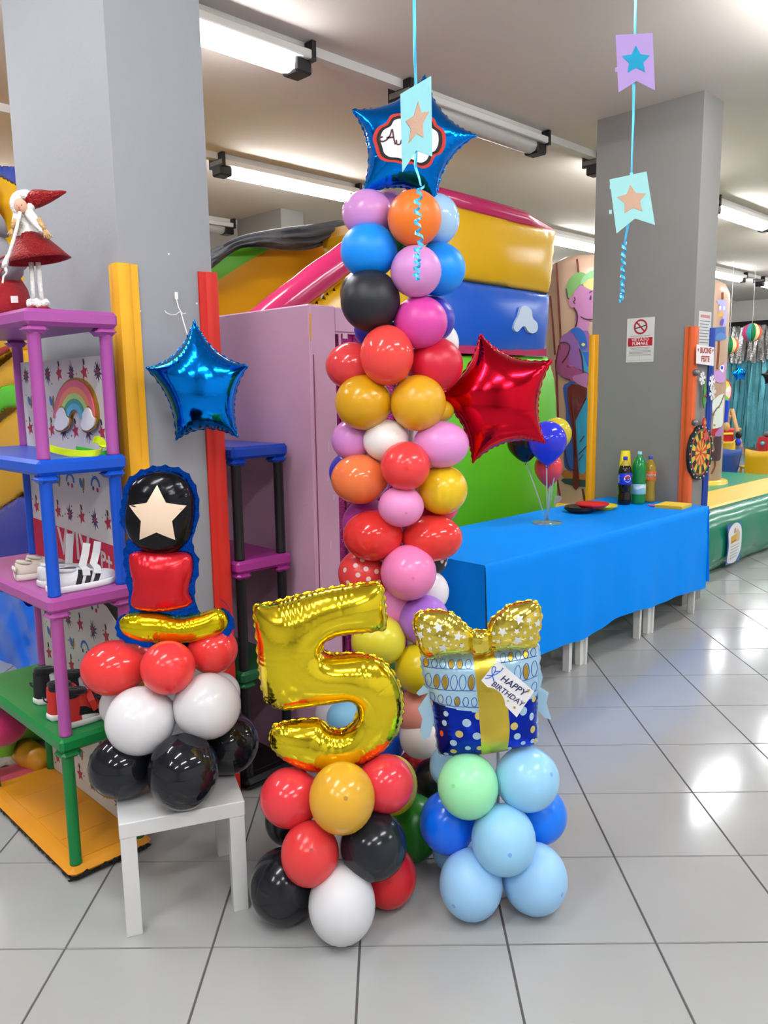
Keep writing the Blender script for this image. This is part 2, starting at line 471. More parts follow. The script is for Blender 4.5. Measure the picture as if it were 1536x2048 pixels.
guard('yellow foam corner guard on the far edge of the right pillar', '#f0a818', 5.74, 3.435, 1, -1, .1, 2.07)
guard('orange foam corner guard on the front edge of the right pillar', '#e0622e', 5.74, 2.605, 1, 1, .09, 2.085)
guard('blue foam corner guard on the right edge of the right pillar', '#1c3f9c', 6.06, 2.605, -1, 1, .09, 2.085)

# ------------------------------------------------------------------ ceiling tubes and their rails
M_RAIL = mat('rail_white', '#c8c5c0', .6, vary=.03)
M_TUBE_ON = mat('tube_lit', '#fbfdff', .4, emit=TUBE, vary=0)
M_TUBE_OFF = mat('tube_unlit', '#aaa6a2', .35, vary=.04)
ROWS = [-2.75, -.55, 1.55, 3.91, 6.1, 8.28, 10.4]
for k, b in enumerate(ROWS):
    struct(MB()  .box(-5.4, 20.4, b-.035, b+.035, ZC-.055, ZC).build('trim_%d' % (k+1), M_RAIL, rot=(0, 0, R45)))
def lamp(k, b, on, label, group=None):
    a = 1.63+2.42*k; L = 1.62
    t = thing_ab('ceiling_lamp', label, 'ceiling lamp', a, b, ZC-.055, group)
    MB().box(0, L, -.10, .10, -.048, 0, bev=.006).build('housing', M_RAIL, t)
    prof = [(-.066, -.049), (-.068, -.075), (-.05, -.115), (0, -.13), (.05, -.115), (.068, -.075), (.066, -.049)]
    r0 = [(.14, y, z) for y, z in prof]; r1 = [(L-.14, y, z) for y, z in prof]
    n = len(prof)
    e0 = [(.105, y*.75, -.049+(z+.049)*.8) for y, z in prof]; e1 = [(L-.105, y*.75, -.049+(z+.049)*.8) for y, z in prof]
    MB().loft([e0, r0, r1, e1]).build('diffuser', M_TUBE_ON if on else M_TUBE_OFF, t)
    for x0, x1 in ((0, .125), (L-.125, L)):
        MB().box(x0, x1, -.07, .07, -.128, -.045, bev=.012).build('end_cap', M_BLACK, t)
        s = x0 if x0 == 0 else x1-.03
        MB().box(s, s+.03, -.105, .105, -.06, .05).build('bracket', M_BLACK, t)
    return t
lamp(0, ROWS[3], True, 'lit tube lamp at top left, running out from behind the near pillar')
lamp(1, ROWS[3], False, 'unlit tube lamp on the rail behind the top blue star balloon')
lamp(2, ROWS[3], True, 'lit tube lamp mostly hidden behind the left edge of the right pillar')
lamp(3, ROWS[3], True, 'lit tube lamp at the right, emerging from behind the right pillar')
lamp(1, ROWS[4], True, 'lit tube lamp above the pink playhouse, left of the balloon column')
lamp(3, ROWS[4], True, 'lit tube lamp above the painted beige tower, left of the right pillar')
lamp(5, ROWS[4], True, 'small lit tube lamp above the right-hand beige tower')
lamp(6, ROWS[4], True, 'farthest lit tube lamp at the right edge, above the paper lanterns')
lamp(1, ROWS[5], False, 'unlit tube lamp high above the grey tarpaulin, by the near pillar')
for k, b in ((-1, ROWS[2]), (1, ROWS[2]), (3, ROWS[2]), (-2, ROWS[2]), (-1, ROWS[1]), (0, ROWS[1]), (2, ROWS[1]), (4, ROWS[1]), (-2, ROWS[1]), (-1, ROWS[0]), (1, ROWS[0]), (3, ROWS[0]), (5, ROWS[2]), (-1, ROWS[3]), (-1, ROWS[4]), (0, ROWS[5]), (3, ROWS[5]), (4, ROWS[3]), (5, ROWS[3]), (7, ROWS[2]), (6, ROWS[3]), (6, ROWS[1]), (4, ROWS[5])):  # unseen lamps along the rails, several of them added as fill light
    lamp(k, b, True, 'unseen lit tube lamp on the ceiling outside the picture', 'ceiling lamps outside the picture')

# ================================================================== BLUE PARTY TABLES
M_CLOTH = mat('blue_plastic_cover', '#008df8', .55, vary=.03, vscale=2, bump=.05, bscale=5, spec=.1)
M_RESIN = mat('white_resin', '#e6e6e3', .4, vary=.03)
TZ = .79
A0, A1, B0, B1 = 3.09, 5.705, 2.425, 3.245
def party_table(a0, a1, label):
    t = thing_ab('party_table', label, 'table', (a0+a1)/2, (B0+B1)/2, 0, 'white resin tables under the blue cover')
    hx, hy = (a1-a0)/2, (B1-B0)/2-.02
    MB().box(-hx, hx, -hy, hy, TZ-.045, TZ-.006, bev=.01).build('tabletop', M_RESIN, t)
    MB().box(-hx+.06, hx-.06, -hy+.05, hy-.05, TZ-.10, TZ-.045).build('apron', M_RESIN, t)
    for sx in (-1, 1):
        for sy in (-1, 1):
            m = MB(); cx, cy = sx*(hx-.065), sy*(hy-.03)
            pr = [(-.032, -.03), (.026, -.03), (.034, -.02), (.034, .03), (.014, .03), (.012, .012), (-.032, .012)]
            m.loft([[(cx+x*q*(-sx), cy+y*q*(-sy)*-1, z) for x, y in pr] for q, z in ((.82, 0), (1.1, TZ-.045))], smooth=False)
            m.build('leg', M_RESIN, t)
    return t
party_table(A0+.02, 4.02, 'white resin party table under the near end of the blue cover')
party_table(4.035, 4.87, 'white resin party table under the middle of the blue cover')
party_table(4.885, A1-.02, 'white resin party table under the far end of the blue cover')
# the plastic cover: a grid that lies on the top and falls over the edges
def cover():
    t = thing_ab('table_cover', 'long bright blue plastic table cover draped over the party tables', 'tablecloth', A0, B0, TZ)
    L, W = A1-A0, B1-B0
    dropf = lambda x: .575+.02*math.sin(x*3.1)+.012*math.sin(x*7.7)
    nx = 90
    xs = [L*i/nx for i in range(nx+1)]
    V, F = [], []
    prof = [(-1, s) for s in (1.0, .85, .7, .55, .4, .25, .12, .04)]
    rows = []
    def wave(x, s): return s*(.010*math.sin(x*9)+.008*math.sin(x*4.3+1)+.005*math.sin(x*23))
    # long direction: front drop -> top -> back drop, for every x
    for x in xs:
        r = []
        for s in (1.0, .8, .6, .4, .2, .08, .02): r.append((x, -.006-.02*s-wave(x, s), -s*dropf(x)))
        r.append((x, .004, .002))
        for y in (.1, .25, .45, .65, W-.1): r.append((x, y, .002))
        r.append((x, W-.004, .002))
        for s in (.02, .3, .7): r.append((x, W+.006+.03*s+wave(x, s), -s*dropf(x)))
        rows.append(r)
    m = MB(); n = len(rows[0])
    v = [p for r in rows for p in r]; f = [(i*n+j, (i+1)*n+j, (i+1)*n+j+1, i*n+j+1) for i in range(nx) for j in range(n-1)]
    m.add(v, f, 0, True)
    # the two short ends
    for x, sg in ((0.0, -1), (L, 1)):
        V, F = [], []
        ys = [-.006+(W+.012)*k/24 for k in range(25)]; ss = (0, .03, .1, .25, .5, .75, 1.0)
        for y in ys:
            for s in ss:
                V.append((x+sg*(.004+(.045 if sg < 0 else .006)*s*(.6+.4*math.sin(y*17))), y-(.026*s if y < .0 else 0)+( .036*s if y > W else 0), .002-s*(.5 if sg < 0 else .56)*(1+.03*math.sin(y*8))))
        k = len(ss); F = [(i*k+j, (i+1)*k+j, (i+1)*k+j+1, i*k+j+1) for i in range(24) for j in range(k-1)]
        m.add(V, F, 0, True)
    # crease lines left from the folding
    o = sharp(m.build('sheet', M_CLOTH, t), 40)
    # tape and loose corner at the far end
    MB().add([(L-.01, -.01, -.02), (L+.09, .02, -.06), (L+.06, .05, -.16), (L-.01, -.012, -.2)], [(0, 1, 2, 3)]).build('loose_corner', M_CLOTH, t)
    return t
cover()

# things on the blue table
M_CLEAR = mat('clear_plastic', '#eef6f6', .08, trans=.92, vary=0, ior=1.3)
def plate(px, py, z, r, hexc, label):
    p = atz(px, py, z)
    t = thing('party_plate', label, 'plate', p, 0, 'paper party plates')
    MB().lathe([(r*.7, 0), (r*.72, .004), (r*.98, .022), (r, .024), (r*.99, .027), (r*.72, .010), (r*.5, .008), (0.001, .008)], 36).build('dish', mat('plate_'+hexc, hexc, .25, vary=.03), t)
    return t
def plate_stack(px, py, z, r, hexc, n, label):
    t = plate(px, py, z, r, hexc, label)
    for k in range(1, n):
        MB().lathe([(r*.7, 0), (r*.72, .004), (r*.98, .022), (r, .024), (r*.99, .027), (r*.72, .010), (r*.5, .008), (0.001, .008)], 36).build('dish', mat('plate_'+hexc, hexc, .25, vary=.03), t, loc=(.002*k, .001*k, .005*k))
plate_stack(1161, 1024, TZ+.003, .115, '#15151a', 4, 'stack of black paper plates on the blue table, nearest the clear stand')
plate_stack(1206, 1018, TZ+.003, .10, '#e6cf2e', 2, 'yellow paper plates at the right of the overlapping plates on the blue table')
plate_stack(1184, 1015, TZ+.036, .115, '#d81f2c', 2, 'red paper plates lying across the black and the yellow ones')
nap = atz(1346, 1014, TZ+.003)
t = thing('napkins', 'small stack of yellow paper napkins on the far corner of the blue table', 'napkin', nap, R45+.1)
for k in range(6):
    MB().box(-.10+.004*(k % 2), .10, -.10, .10-.003*(k % 3), k*.004, k*.004+.003).build('napkin', paper('#f0cf4a'), t, rot=(0, 0, .03*math.sin(k*2.1)))
t = thing('napkins', 'pink folded napkin peeking out left of the yellow napkins', 'napkin', atz(1313, 1012, TZ+.003), .4)
MB().box(-.05, .05, -.04, .04, 0, .008, bev=.002).build('napkin', paper('#c05a9a'), t)
# yellow cups
t = thing('cup_stack', 'tall stack of yellow plastic cups behind the dark cola bottle', 'cups', AB(5.625, 3.05, TZ+.002), 0)
M_YCUP = mat('yellow_cup', '#f2dc1e', .35, vary=.03)
for k in range(9):
    z = k*.033
    MB().lathe([(.045, z), (.046, z+.006), (.043, z+.010), (.0335, z+.115), (.031, z+.118), (.001, z+.118)], 24).build('cup', M_YCUP, t)
# bottles
def bottle(px, py, prof, glass, cap, label, liquid=None, band=None, texts=()):
    p = atz(px, py, TZ+.002)
    yaw = math.atan2(-p[0], p[1])
    t = thing('drink_bottle', label, 'bottle', p, yaw, 'bottles of soft drink on the blue table')
    MB().lathe(prof, 28).build('bottle_body', glass, t)
    if liquid is not None:
        pr, m, top = liquid
        MB().lathe([(max(.001, r-.003), z+.003) for r, z in prof if z < top]+[(.001, top)], 28).build('drink', m, t)
    zt = prof[-1][1]
    MB().lathe([(.0155, zt-.018), (.0165, zt-.012), (.0165, zt+.004), (.015, zt+.006), (.001, zt+.006)], 20).build('cap', cap, t)
    if band:
        r, z0, z1, hexc = band
        MB().lathe([(r, z0), (r+.0006, z0+.001), (r+.0006, z1-.001), (r, z1)], 28, cap=False).build('label_band', ink(hexc, .3), t)
    return t
def on_cyl(t, name, v, f, m, r, z, ang0, parent=None):
    """wrap flat lettering (x, y) round an upright cylinder of radius r at the side facing the viewer"""
    V = [(r*math.sin(x/r+ang0), -r*math.cos(x/r+ang0), y+z) for x, y, q in v]
    return MB().add(V, f).build(name, m, t)
GREY_COLA = mat('cola_liquid', '#0a0608', .08, vary=.1)
sc = 1.0
cola_prof = [(.030, 0), (.046, .006), (.048, .02), (.047, .06), (.042, .085), (.043, .11), (.049, .15), (.049, .235), (.046, .262), (.034, .295), (.020, .318), (.0135, .33), (.0135, .352)]
b = bottle(1248, 1009, cola_prof, mat('cola_bottle', '#120a0c', .06, spec=.6, vary=.1), mat('cap_blue', '#2436b4', .4), 'dark cola bottle with a blue label on the blue table', band=(.0495, .155, .237, '#1237cf'))
MB().lathe([(.0345, .292), (.0345, .2955), (.021, .317), (.0142, .33), (.0142, .345)], 24, cap=False).build('neck', mat('neck_amber', '#b8a03a', .1, vary=.1), b)
lw = .0512
for pl_, m in ((circ(0, 0, .026, n=24), ink('#f4f4f4')),):
    v, f = [(0, 0, 0)]+[(x, y, 0) for x, y in pl_], [(0, 1+i, 1+(i+1) % 24) for i in range(24)]
    on_cyl(b, 'logo_disc', v, f, m, lw, .198, .42)
for sgn, hexc in ((1, '#d8202a'), (-1, '#1430b0')):
    pts = [(.022*math.cos(t_), sgn*(.006+.016*math.sin(t_)), 0) for t_ in [PI*i/12 for i in range(13)]]
    on_cyl(b, 'logo_half', [(0, sgn*.006, 0)]+pts, [(0, 1+i, 2+i) for i in range(12)], ink(hexc), lw+.0005, .198, .42)
v, f = text_mesh('PEPSI', .0155, bold=.0006); on_cyl(b, 'lettering', v, f, ink('#10131c'), lw+.001, .198, .42)
v, f = text_mesh('PEPSI', .026, bold=.001); v = [(-y, x, z) for x, y, z in v]; on_cyl(b, 'lettering', v, f, ink('#f2f4f8'), lw, .196, -.95)
wat_prof = [(.040, 0), (.050, .005), (.052, .02), (.049, .04), (.052, .06), (.052, .15), (.049, .17), (.053, .19), (.049, .21), (.054, .24), (.054, .275), (.047, .31), (.030, .34), (.015, .36), (.0145, .385)]
b = bottle(1276, 1007, wat_prof, mat('green_bottle', '#23a053', .07, trans=.35, vary=.08), mat('cap_teal', '#8fd3d8', .4), 'green water bottle with a pale blue label, between the cola and the orange drink', band=(.0528, .075, .152, '#8fc7d6'))
wv = [(x, .008+.006*math.sin(x*70)) for x in np.linspace(-.05, .05, 14)]
v = [(x, y, 0) for x, y in wv]+[(x, y+.022, 0) for x, y in wv]; f = [(i, i+1, i+15, i+14) for i in range(13)]
on_cyl(b, 'label_wave', v, f, ink('#dfeaf0'), .0538, .11, .2)
on_cyl(b, 'label_print', [(-.026, -.004, 0), (.026, -.004, 0), (.026, .005, 0), (-.026, .005, 0)], [(0, 1, 2, 3)], ink('#1c3a78'), .0545, .128, .45)
ora_prof = [(.028, 0), (.041, .006), (.043, .025), (.040, .06), (.036, .10), (.040, .14), (.043, .17), (.043, .235), (.040, .27), (.028, .30), (.0145, .325), (.0135, .345)]
b = bottle(1298, 1004, ora_prof, mat('orange_bottle', '#a8892c', .08, spec=.6, vary=.1), mat('cap_blue2', '#2a4fae', .4), 'orange soda bottle with an orange label, rightmost of the three bottles', band=(.0438, .165, .238, '#ee6a1e'))
v, f = text_mesh('FANTA', .026, bold=.0012, shear=.1)
on_cyl(b, 'lettering_shadow', v, f, ink('#1b2f8c'), .0446, .206, .33); on_cyl(b, 'lettering', v, f, ink('#f6f6f4'), .0452, .208, .30)
on_cyl(b, 'label_leaf', [(0, 0, 0)]+[(x, y, 0) for x, y in circ(0, 0, .018, .007, 12)], [(0, 1+i, 1+(i+1) % 12) for i in range(12)], ink('#58a83a'), .0447, .184, .5)
on_cyl(b, 'label_panel', [(-.009, -.009, 0), (.009, -.009, 0), (.009, .009, 0), (-.009, .009, 0)], [(0, 1, 2, 3)], ink('#eef0f4'), .0446, .185, -.45)

# ================================================================== BALLOONS
def balloon_mesh(n=28, m=20):
    """unit balloon with its neck along -z"""
    v, f = [], []
    for j in range(m+1):
        th = PI*.985*j/m
        r, z = math.sin(th), math.cos(th)
        if z < 0: r *= 1-.10*z*z; z *= 1+.10*(-z)
        for i in range(n):
            t = 2*PI*i/n; v.append((r*math.cos(t), r*math.sin(t), z))
    return v, f
def balloon(px, py, rx, ry, Y, hexc, label, group, gloss=.16, tip=None, axis=None, floor=None, tear=0.0, dots=False, sss=.1):
    if floor is not None:                       # rest on a surface of height floor
        for _ in range(30):
            c = at(px, py, Y); R = ry*mpp(np.dot(c-EYE, FWD))
            Y += .5*(c[2]-R*.99-floor)/abs((ray(px, py)[2]/ray(px, py)[1]))
    c = at(px, py, Y); k = mpp(np.dot(c-EYE, FWD)); RX, RZ = rx*k, ry*k; RY = (RX+RZ)/2
    if tip is not None:
        d = ray(*tip); d = d/np.linalg.norm(d); oc = EYE-c; bq = np.dot(oc, d); disc = bq*bq-(np.dot(oc, oc)-RY*RY)
        s_ = -bq-math.sqrt(max(disc, 0)); head = EYE+d*s_-c; head /= np.linalg.norm(head)
    elif axis is not None: head = -(np.array(axis, float)-c); head /= np.linalg.norm(head)
    else: head = np.array([0, -.4, .9])
    a = np.array([0, 0, 1.0]) if abs(head[2]) < .9 else np.array([1.0, 0, 0])
    e = np.cross(a, head); e /= np.linalg.norm(e); g_ = np.cross(head, e)
    n, m = 30, 20; v, f, mi = [], [], []
    for j in range(m+1):
        th = PI*(.020+.970*j/m)
        r, z = math.sin(th), math.cos(th)
        if z < -.2:
            q = (-z-.2)/.8; r *= 1-(.10+tear*.35)*q*q; z -= (.06+tear*.28)*q*q
        for i in range(n):
            t = 2*PI*i/n; p = e*r*math.cos(t)+g_*r*math.sin(t)+head*z
            v.append((p[0]*RX, p[1]*RY, p[2]*RZ))
    M_ = MB()
    for j in range(m):
        for i in range(n): f.append((j*n+i, (j+1)*n+i, (j+1)*n+(i+1) % n, j*n+(i+1) % n))
    M_.add(v, f, 0, True)
    M_.add([tuple(v[i]) for i in range(n)]+[tuple(np.array([head[0]*RX, head[1]*RY, head[2]*RZ])*1.0)], [(i, (i+1) % n, n) for i in range(n)], 1 if tip is not None else 0, True)
    # knot
    kz = -(1.06+tear*.28)
    kp = np.array([head[0]*RX, head[1]*RY, head[2]*RZ])*kz; rr = RY
    M_.tube([kp*.97, kp*1.02, kp*1.06, kp*1.10], [rr*.10, rr*.05, rr*.055, rr*.10], 10, 0)
    hc = lin(hexc)
    mats = [latex(hexc, gloss, sss)]
    if tip is not None:
        mats.append(mat('latex_tip_'+hexc, '#%02x%02x%02x' % tuple(max(0, int(int(hexc[1+2*i:3+2*i], 16)*(.80 if hexc[1+2*i:3+2*i] < 'e0' else .95))) for i in range(3)), .3))
    o = M_.build('balloon', mats, loc=tuple(c))
    tag(o, label, 'balloon', group)
    if dots:
        dm = MB()
        for (dx, dy) in dots:
            d = ray(dx, dy); d = d/np.linalg.norm(d)
            S = np.array([1/RX, 1/RY, 1/RZ]); oc = (EYE-c)*S; dd = d*S
            A_, B_, C_ = dd@dd, 2*oc@dd, oc@oc-1.0; D_ = B_*B_-4*A_*C_
            if D_ < 0: continue
            q = EYE+d*((-B_-math.sqrt(D_))/(2*A_))-c
            nn = q*S*S; nn /= np.linalg.norm(nn); e1 = np.cross(nn, [0, 0, 1.0]); e1 /= np.linalg.norm(e1); e2 = np.cross(nn, e1)
            vv = [q+nn*.0016]+[q+(e1*math.cos(t)+e2*math.sin(t))*.0095+nn*.0006 for t in [2*PI*i/12 for i in range(12)]]
            dm.add(vv, [(0, 1+i, 1+(i+1) % 12) for i in range(12)], 0, True)
        stuff(dm.build('printed_dots', latex('#e8c8c4', .3, 0), o))
    return o
RED, GOLD, LILAC, PINK, BLK, SKY, BLUE, WHT = '#e23b3a', '#d9a322', '#cf93cf', '#ea86c0', '#17181d', '#98d0f6', '#0a7cf4', '#d9d7db'
CA = (.06, 2.97)       # axis of the big column
def colb(px, py, rx, ry, Y, hexc, where, gloss=.2, tip=None, **k):
    c = at(px, py, Y); return balloon(px, py, rx, ry, Y, hexc, where, 'balloons of the tall column', gloss, tip, axis=(CA[0], CA[1]+.02, c[2]-.01), **k)
c_ = colb
c_(735, 427, 51, 46, 2.93, '#cf8fce', 'pale lilac balloon at the left of the top ring of the tall column', .22)
c_(829, 437, 54, 55, 2.84, '#f57a26', 'orange balloon at the front of the top ring, behind the curled ribbon', .4)
c_(870, 440, 49, 51, 2.98, '#a9d0f2', 'pale blue balloon at the right of the top ring, beside the orange one', .15)
c_(777, 424, 42, 40, 3.06, '#e58ac0', 'pink balloon peeking out between the lilac and orange balloons at the top')
c_(738, 502, 57, 54, 2.89, '#0090fa', 'bright blue balloon on the left of the second ring of the tall column', .42)
c_(832, 543, 51, 51, 2.83, '#d48fcf', 'lilac balloon at the front of the second ring, behind the ribbon tip', .35)
c_(877, 539, 54, 52, 2.95, '#0090fa', 'bright blue balloon on the right of the second ring of the tall column', .4)
c_(790, 496, 40, 42, 3.08, '#3f9c4c', 'green balloon just showing through the gap under the orange balloon')
c_(741, 602, 60, 61, 2.86, '#22242a', 'big matt black balloon at the front left, below the blue one', .45)
c_(727, 587, 47, 46, 3.03, '#1c1e24', 'black balloon mostly hidden behind the big matt black one', .3)
c_(841, 645, 54, 52, 2.87, '#d846a4', 'magenta balloon at the right, below the lilac one', .35)
c_(861, 640, 49, 47, 3.0, '#3a35b4', 'indigo balloon peeking out at the right behind the magenta one', .3)
c_(871, 688, 47, 48, 3.07, '#e6e6ea', 'white balloon peeking out at the right above the crimson balloon', .25)
c_(752, 660, 44, 38, 3.02, '#2c2aa8', 'indigo balloon peeking out at the left under the big black one', .3)
c_(705, 732, 54, 47, 2.95, '#d93f42', 'glossy red balloon at the far left of the red ring', .14)
c_(774, 711, 54, 60, 2.83, '#ec4843', 'glossy red balloon at the front of the red ring, under the black one', .14)
c_(870, 730, 56, 55, 2.93, '#d01c38', 'crimson balloon at the right of the red ring, by the red foil star', .35)
c_(727, 805, 57, 55, 2.88, '#d49c14', 'gold balloon on the left of the gold pair', .22)
c_(836, 806, 56, 56, 2.86, '#dda51e', 'gold balloon on the right of the gold pair', .3)
c_(868, 822, 40, 26, 3.0, '#d8b01e', 'yellow balloon with a sliver showing right of the gold pair')
c_(707, 880, 44, 42, 2.97, '#d389d0', 'lilac balloon at the left, below the left gold balloon', .18)
c_(772, 881, 46, 42, 2.89, '#ece6e4', 'white balloon at the front, under the gold pair', .25)
c_(882, 889, 56, 47, 2.88, '#e394d6', 'pink balloon at the right, below the right gold balloon', .3)
c_(811, 932, 50, 49, 2.81, '#ee4144', 'red balloon at the front, below the white one', .2, tip=(814, 938))
c_(720, 958, 58, 50, 2.91, '#ee7a44', 'glossy orange balloon at the left, below the lilac one', .13)
c_(884, 979, 51, 50, 2.91, '#e8c01c', 'yellow balloon at the right, below the pink one', .22)
c_(701, 945, 43, 42, 3.04, '#3230b4', 'indigo balloon peeking out at the left behind the glossy orange one', .3)
c_(876, 1005, 43, 45, 3.06, '#dc3c4a', 'red balloon with a sliver showing behind the yellow one')
c_(802, 1013, 46, 41, 2.83, '#ea93cb', 'small pink balloon at the front, under the red one', .3, tip=(812, 1027))
c_(736, 1046, 51, 50, 3.02, '#b03898', 'purple balloon at the left, half hidden by the red one', .3)
c_(746, 1071, 60, 51, 2.89, '#e03331', 'big glossy red balloon on the left of the lower red pair', .12)
c_(864, 1076, 61, 47, 2.91, '#e23a36', 'big glossy red balloon on the right of the lower red pair', .12)
c_(850, 1118, 45, 40, 3.03, '#1a1a1e', 'black balloon with grey dots just showing under the right red one', .3, dots=[(884, 1122), (891, 1128), (889, 1140), (895, 1118)])
c_(728, 1147, 52, 50, 2.96, '#e04040', 'red balloon with pale dots at the left, above the gold number five', .25, dots=[(711, 1131), (732, 1138), (753, 1143), (716, 1150), (737, 1158), (757, 1164), (690, 1140), (696, 1165), (725, 1120)])
c_(817, 1145, 56, 56, 2.84, '#ee84bc', 'pearly pink balloon at the front, below the lower red pair', .2, tip=(826, 1157))
c_(853, 1183, 45, 44, 2.98, '#e4e0e6', 'white balloon at the right behind the pearly pink one', .25)
c_(797, 1213, 44, 46, 2.95, '#e083c4', 'pink balloon right beside the upper tip of the gold number five', .3)
c_(848, 1240, 51, 51, 2.88, '#a86fd6', 'lavender balloon just above the gold bow', .35)
c_(757, 1281, 55, 52, 2.85, '#e2d83a', 'lemon yellow balloon in the upper notch of the gold number five', .25)
c_(841, 1337, 52, 52, 2.85, '#dfc61c', 'yellow balloon left of the gift box lid', .25)
c_(780, 1352, 36, 40, 3.02, '#4f9c5c', 'green balloon with a sliver between the two yellow ones')
c_(836, 1424, 46, 46, 2.88, '#ee9a8c', 'salmon balloon left of the blue box of dots', .35)
c_(841, 1475, 42, 42, 2.85, '#e6dcd8', 'off-white balloon under the salmon one', .35)
c_(676, 1428, 46, 46, 2.97, '#dedce6', 'white balloon in the lower gap of the gold number five, left', .25)
c_(692, 1436, 39, 38, 2.89, '#88c8f0', 'sky blue balloon in the lower gap of the gold number five', .35)
c_(772, 1490, 36, 38, 2.92, '#0d49b8', 'blue balloon right of the lower curve of the gold number five', .3)
c_(836, 1535, 42, 38, 2.99, '#c81f22', 'red balloon just showing above the black one near the floor')
c_(868, 1560, 44, 44, 2.86, '#141417', 'black balloon behind the left of the gift base', .3)
c_(828, 1655, 54, 66, 2.85, '#1f7a1f', 'green balloon at the foot of the tall column, behind the bases', .3, floor=0.0)
# hidden spine of the column
t = thing('balloon_column_stand', 'white pole and base that carries the tall balloon column', 'stand', (CA[0], CA[1]+.02, 0))
MB().lathe([(.16, 0), (.16, .012), (.15, .018), (.001, .018)], 28).build('base', plast('#d8d8d6'), t)
MB().tube([(0, 0, .018), (.02, 0, 1.2), (.03, 0, 2.36)], .011, 10).build('pole', plast('#d8d8d6'), t)

GA = (.345, 2.46)      # gift stand
def gb(px, py, rx, ry, Y, hexc, lab, **k):
    c = at(px, py, Y); return balloon(px, py, rx, ry, Y, hexc, lab, 'balloons under the gift balloon', axis=(GA[0], GA[1], c[2]+.02), **k)
gb(1054, 1558, 64, 64, 2.38, SKY, 'sky blue balloon at the upper right of the gift base', tip=(1103, 1549), gloss=.2)
gb(936, 1572, 61, 65, 2.35, '#9cecb4', 'pearly mint green balloon at the upper left of the gift base', tip=(905, 1573), gloss=.22)
gb(906, 1532, 47, 46, 2.54, SKY, 'sky blue balloon behind the mint green one', gloss=.2)
gb(895, 1645, 56, 62, 2.43, '#0868ee', 'royal blue balloon at the left of the gift base', gloss=.2)
gb(1077, 1630, 56, 57, 2.50, '#087cf8', 'royal blue balloon at the right of the gift base', gloss=.3)
gb(1007, 1679, 64, 70, 2.31, SKY, 'sky blue balloon at the front centre of the gift base', tip=(1020, 1711), gloss=.32)
gb(942, 1768, 63, 70, 2.35, '#9ccdf6', 'sky blue balloon on the floor, left of the two bottom ones', tip=(905, 1812), gloss=.32, floor=0.0)
gb(1069, 1757, 65, 70, 2.38, '#9ccdf6', 'sky blue balloon on the floor, right of the two bottom ones', tip=(1126, 1790), gloss=.32, floor=0.0)
gb(908, 1700, 44, 44, 2.58, '#88c0ee', 'pale blue balloon peeking out behind the gift base at the left', gloss=.3)
FA = (-.105, 2.40)     # number stand
def fb(px, py, rx, ry, Y, hexc, lab, **k):
    c = at(px, py, Y); return balloon(px, py, rx, ry, Y, hexc, lab, 'balloons under the number balloon', axis=(FA[0], FA[1], c[2]+.02), **k)
fb(581, 1595, 61, 59, 2.34, '#df3a44', 'red balloon at the upper left of the number base', gloss=.14)
fb(684, 1596, 66, 71, 2.25, '#dba632', 'pearly gold balloon at the front of the number base', tip=(692, 1598), gloss=.18)
fb(770, 1567, 57, 58, 2.36, '#df3a48', 'red balloon at the upper right of the number base', gloss=.14)
fb(784, 1570, 51, 59, 2.55, '#cdbd1e', 'mustard yellow balloon behind the upper right red one', gloss=.3)
fb(576, 1640, 46, 50, 2.52, '#17181d', 'black balloon behind the left red ones of the number base', gloss=.2)
fb(620, 1707, 58, 64, 2.25, '#dc3c3e', 'red balloon at the lower front of the number base, above the white one', tip=(623, 1702), gloss=.22)
fb(747, 1691, 67, 68, 2.29, '#1d2028', 'black balloon at the right of the number base', gloss=.16)
fb(567, 1772, 67, 74, 2.30, '#181a22', 'black balloon on the floor at the left of the number base', gloss=.16, floor=0.0)
fb(684, 1808, 67, 78, 2.25, '#d8d8dc', 'white balloon on the floor at the front of the number base', gloss=.35, floor=0.0)
fb(775, 1752, 58, 62, 2.36, '#d01c26', 'red balloon on the floor at the right of the number base', gloss=.25, floor=0.0)
MA = (-.70, 2.53)      # stand on the small white table
def mb_(px, py, rx, ry, Y, hexc, lab, **k):
    c = at(px, py, Y); return balloon(px, py, rx, ry, Y, hexc, lab, 'balloons on the small white table', axis=(MA[0], MA[1], c[2]+.02), **k)
mb_(228, 1336, 65, 55, 2.50, RED, 'red balloon at the left of the red ring on the small white table', gloss=.13)
mb_(336, 1335, 54, 54, 2.41, '#ea3a3c', 'red balloon at the front of the red ring on the small white table', gloss=.18)
mb_(425, 1299, 50, 49, 2.55, RED, 'red balloon at the right of the red ring on the small white table', gloss=.15)
mb_(300, 1312, 44, 40, 2.66, '#c92c2c', 'red balloon at the back of the red ring on the small white table', gloss=.2)
mb_(281, 1441, 69, 68, 2.40, WHT, 'white balloon at the left of the white ring on the small white table', gloss=.17)
mb_(414, 1412, 67, 66, 2.44, WHT, 'white balloon at the right of the white ring on the small white table', gloss=.17)
mb_(246, 1411, 46, 45, 2.62, WHT, 'white balloon peeking out behind the left white one', gloss=.2)
mb_(440, 1385, 40, 40, 2.66, WHT, 'white balloon hidden behind the right white one', gloss=.2)
mb_(244, 1533, 65, 63, 2.45, '#15171e', 'black balloon at the left on top of the small white table', gloss=.08, floor=.38)
mb_(367, 1543, 70, 76, 2.36, '#15171e', 'black balloon at the front on top of the small white table', gloss=.08, floor=.38)
mb_(456, 1486, 61, 62, 2.50, '#15171e', 'black balloon at the right on top of the small white table', gloss=.08, floor=.38)
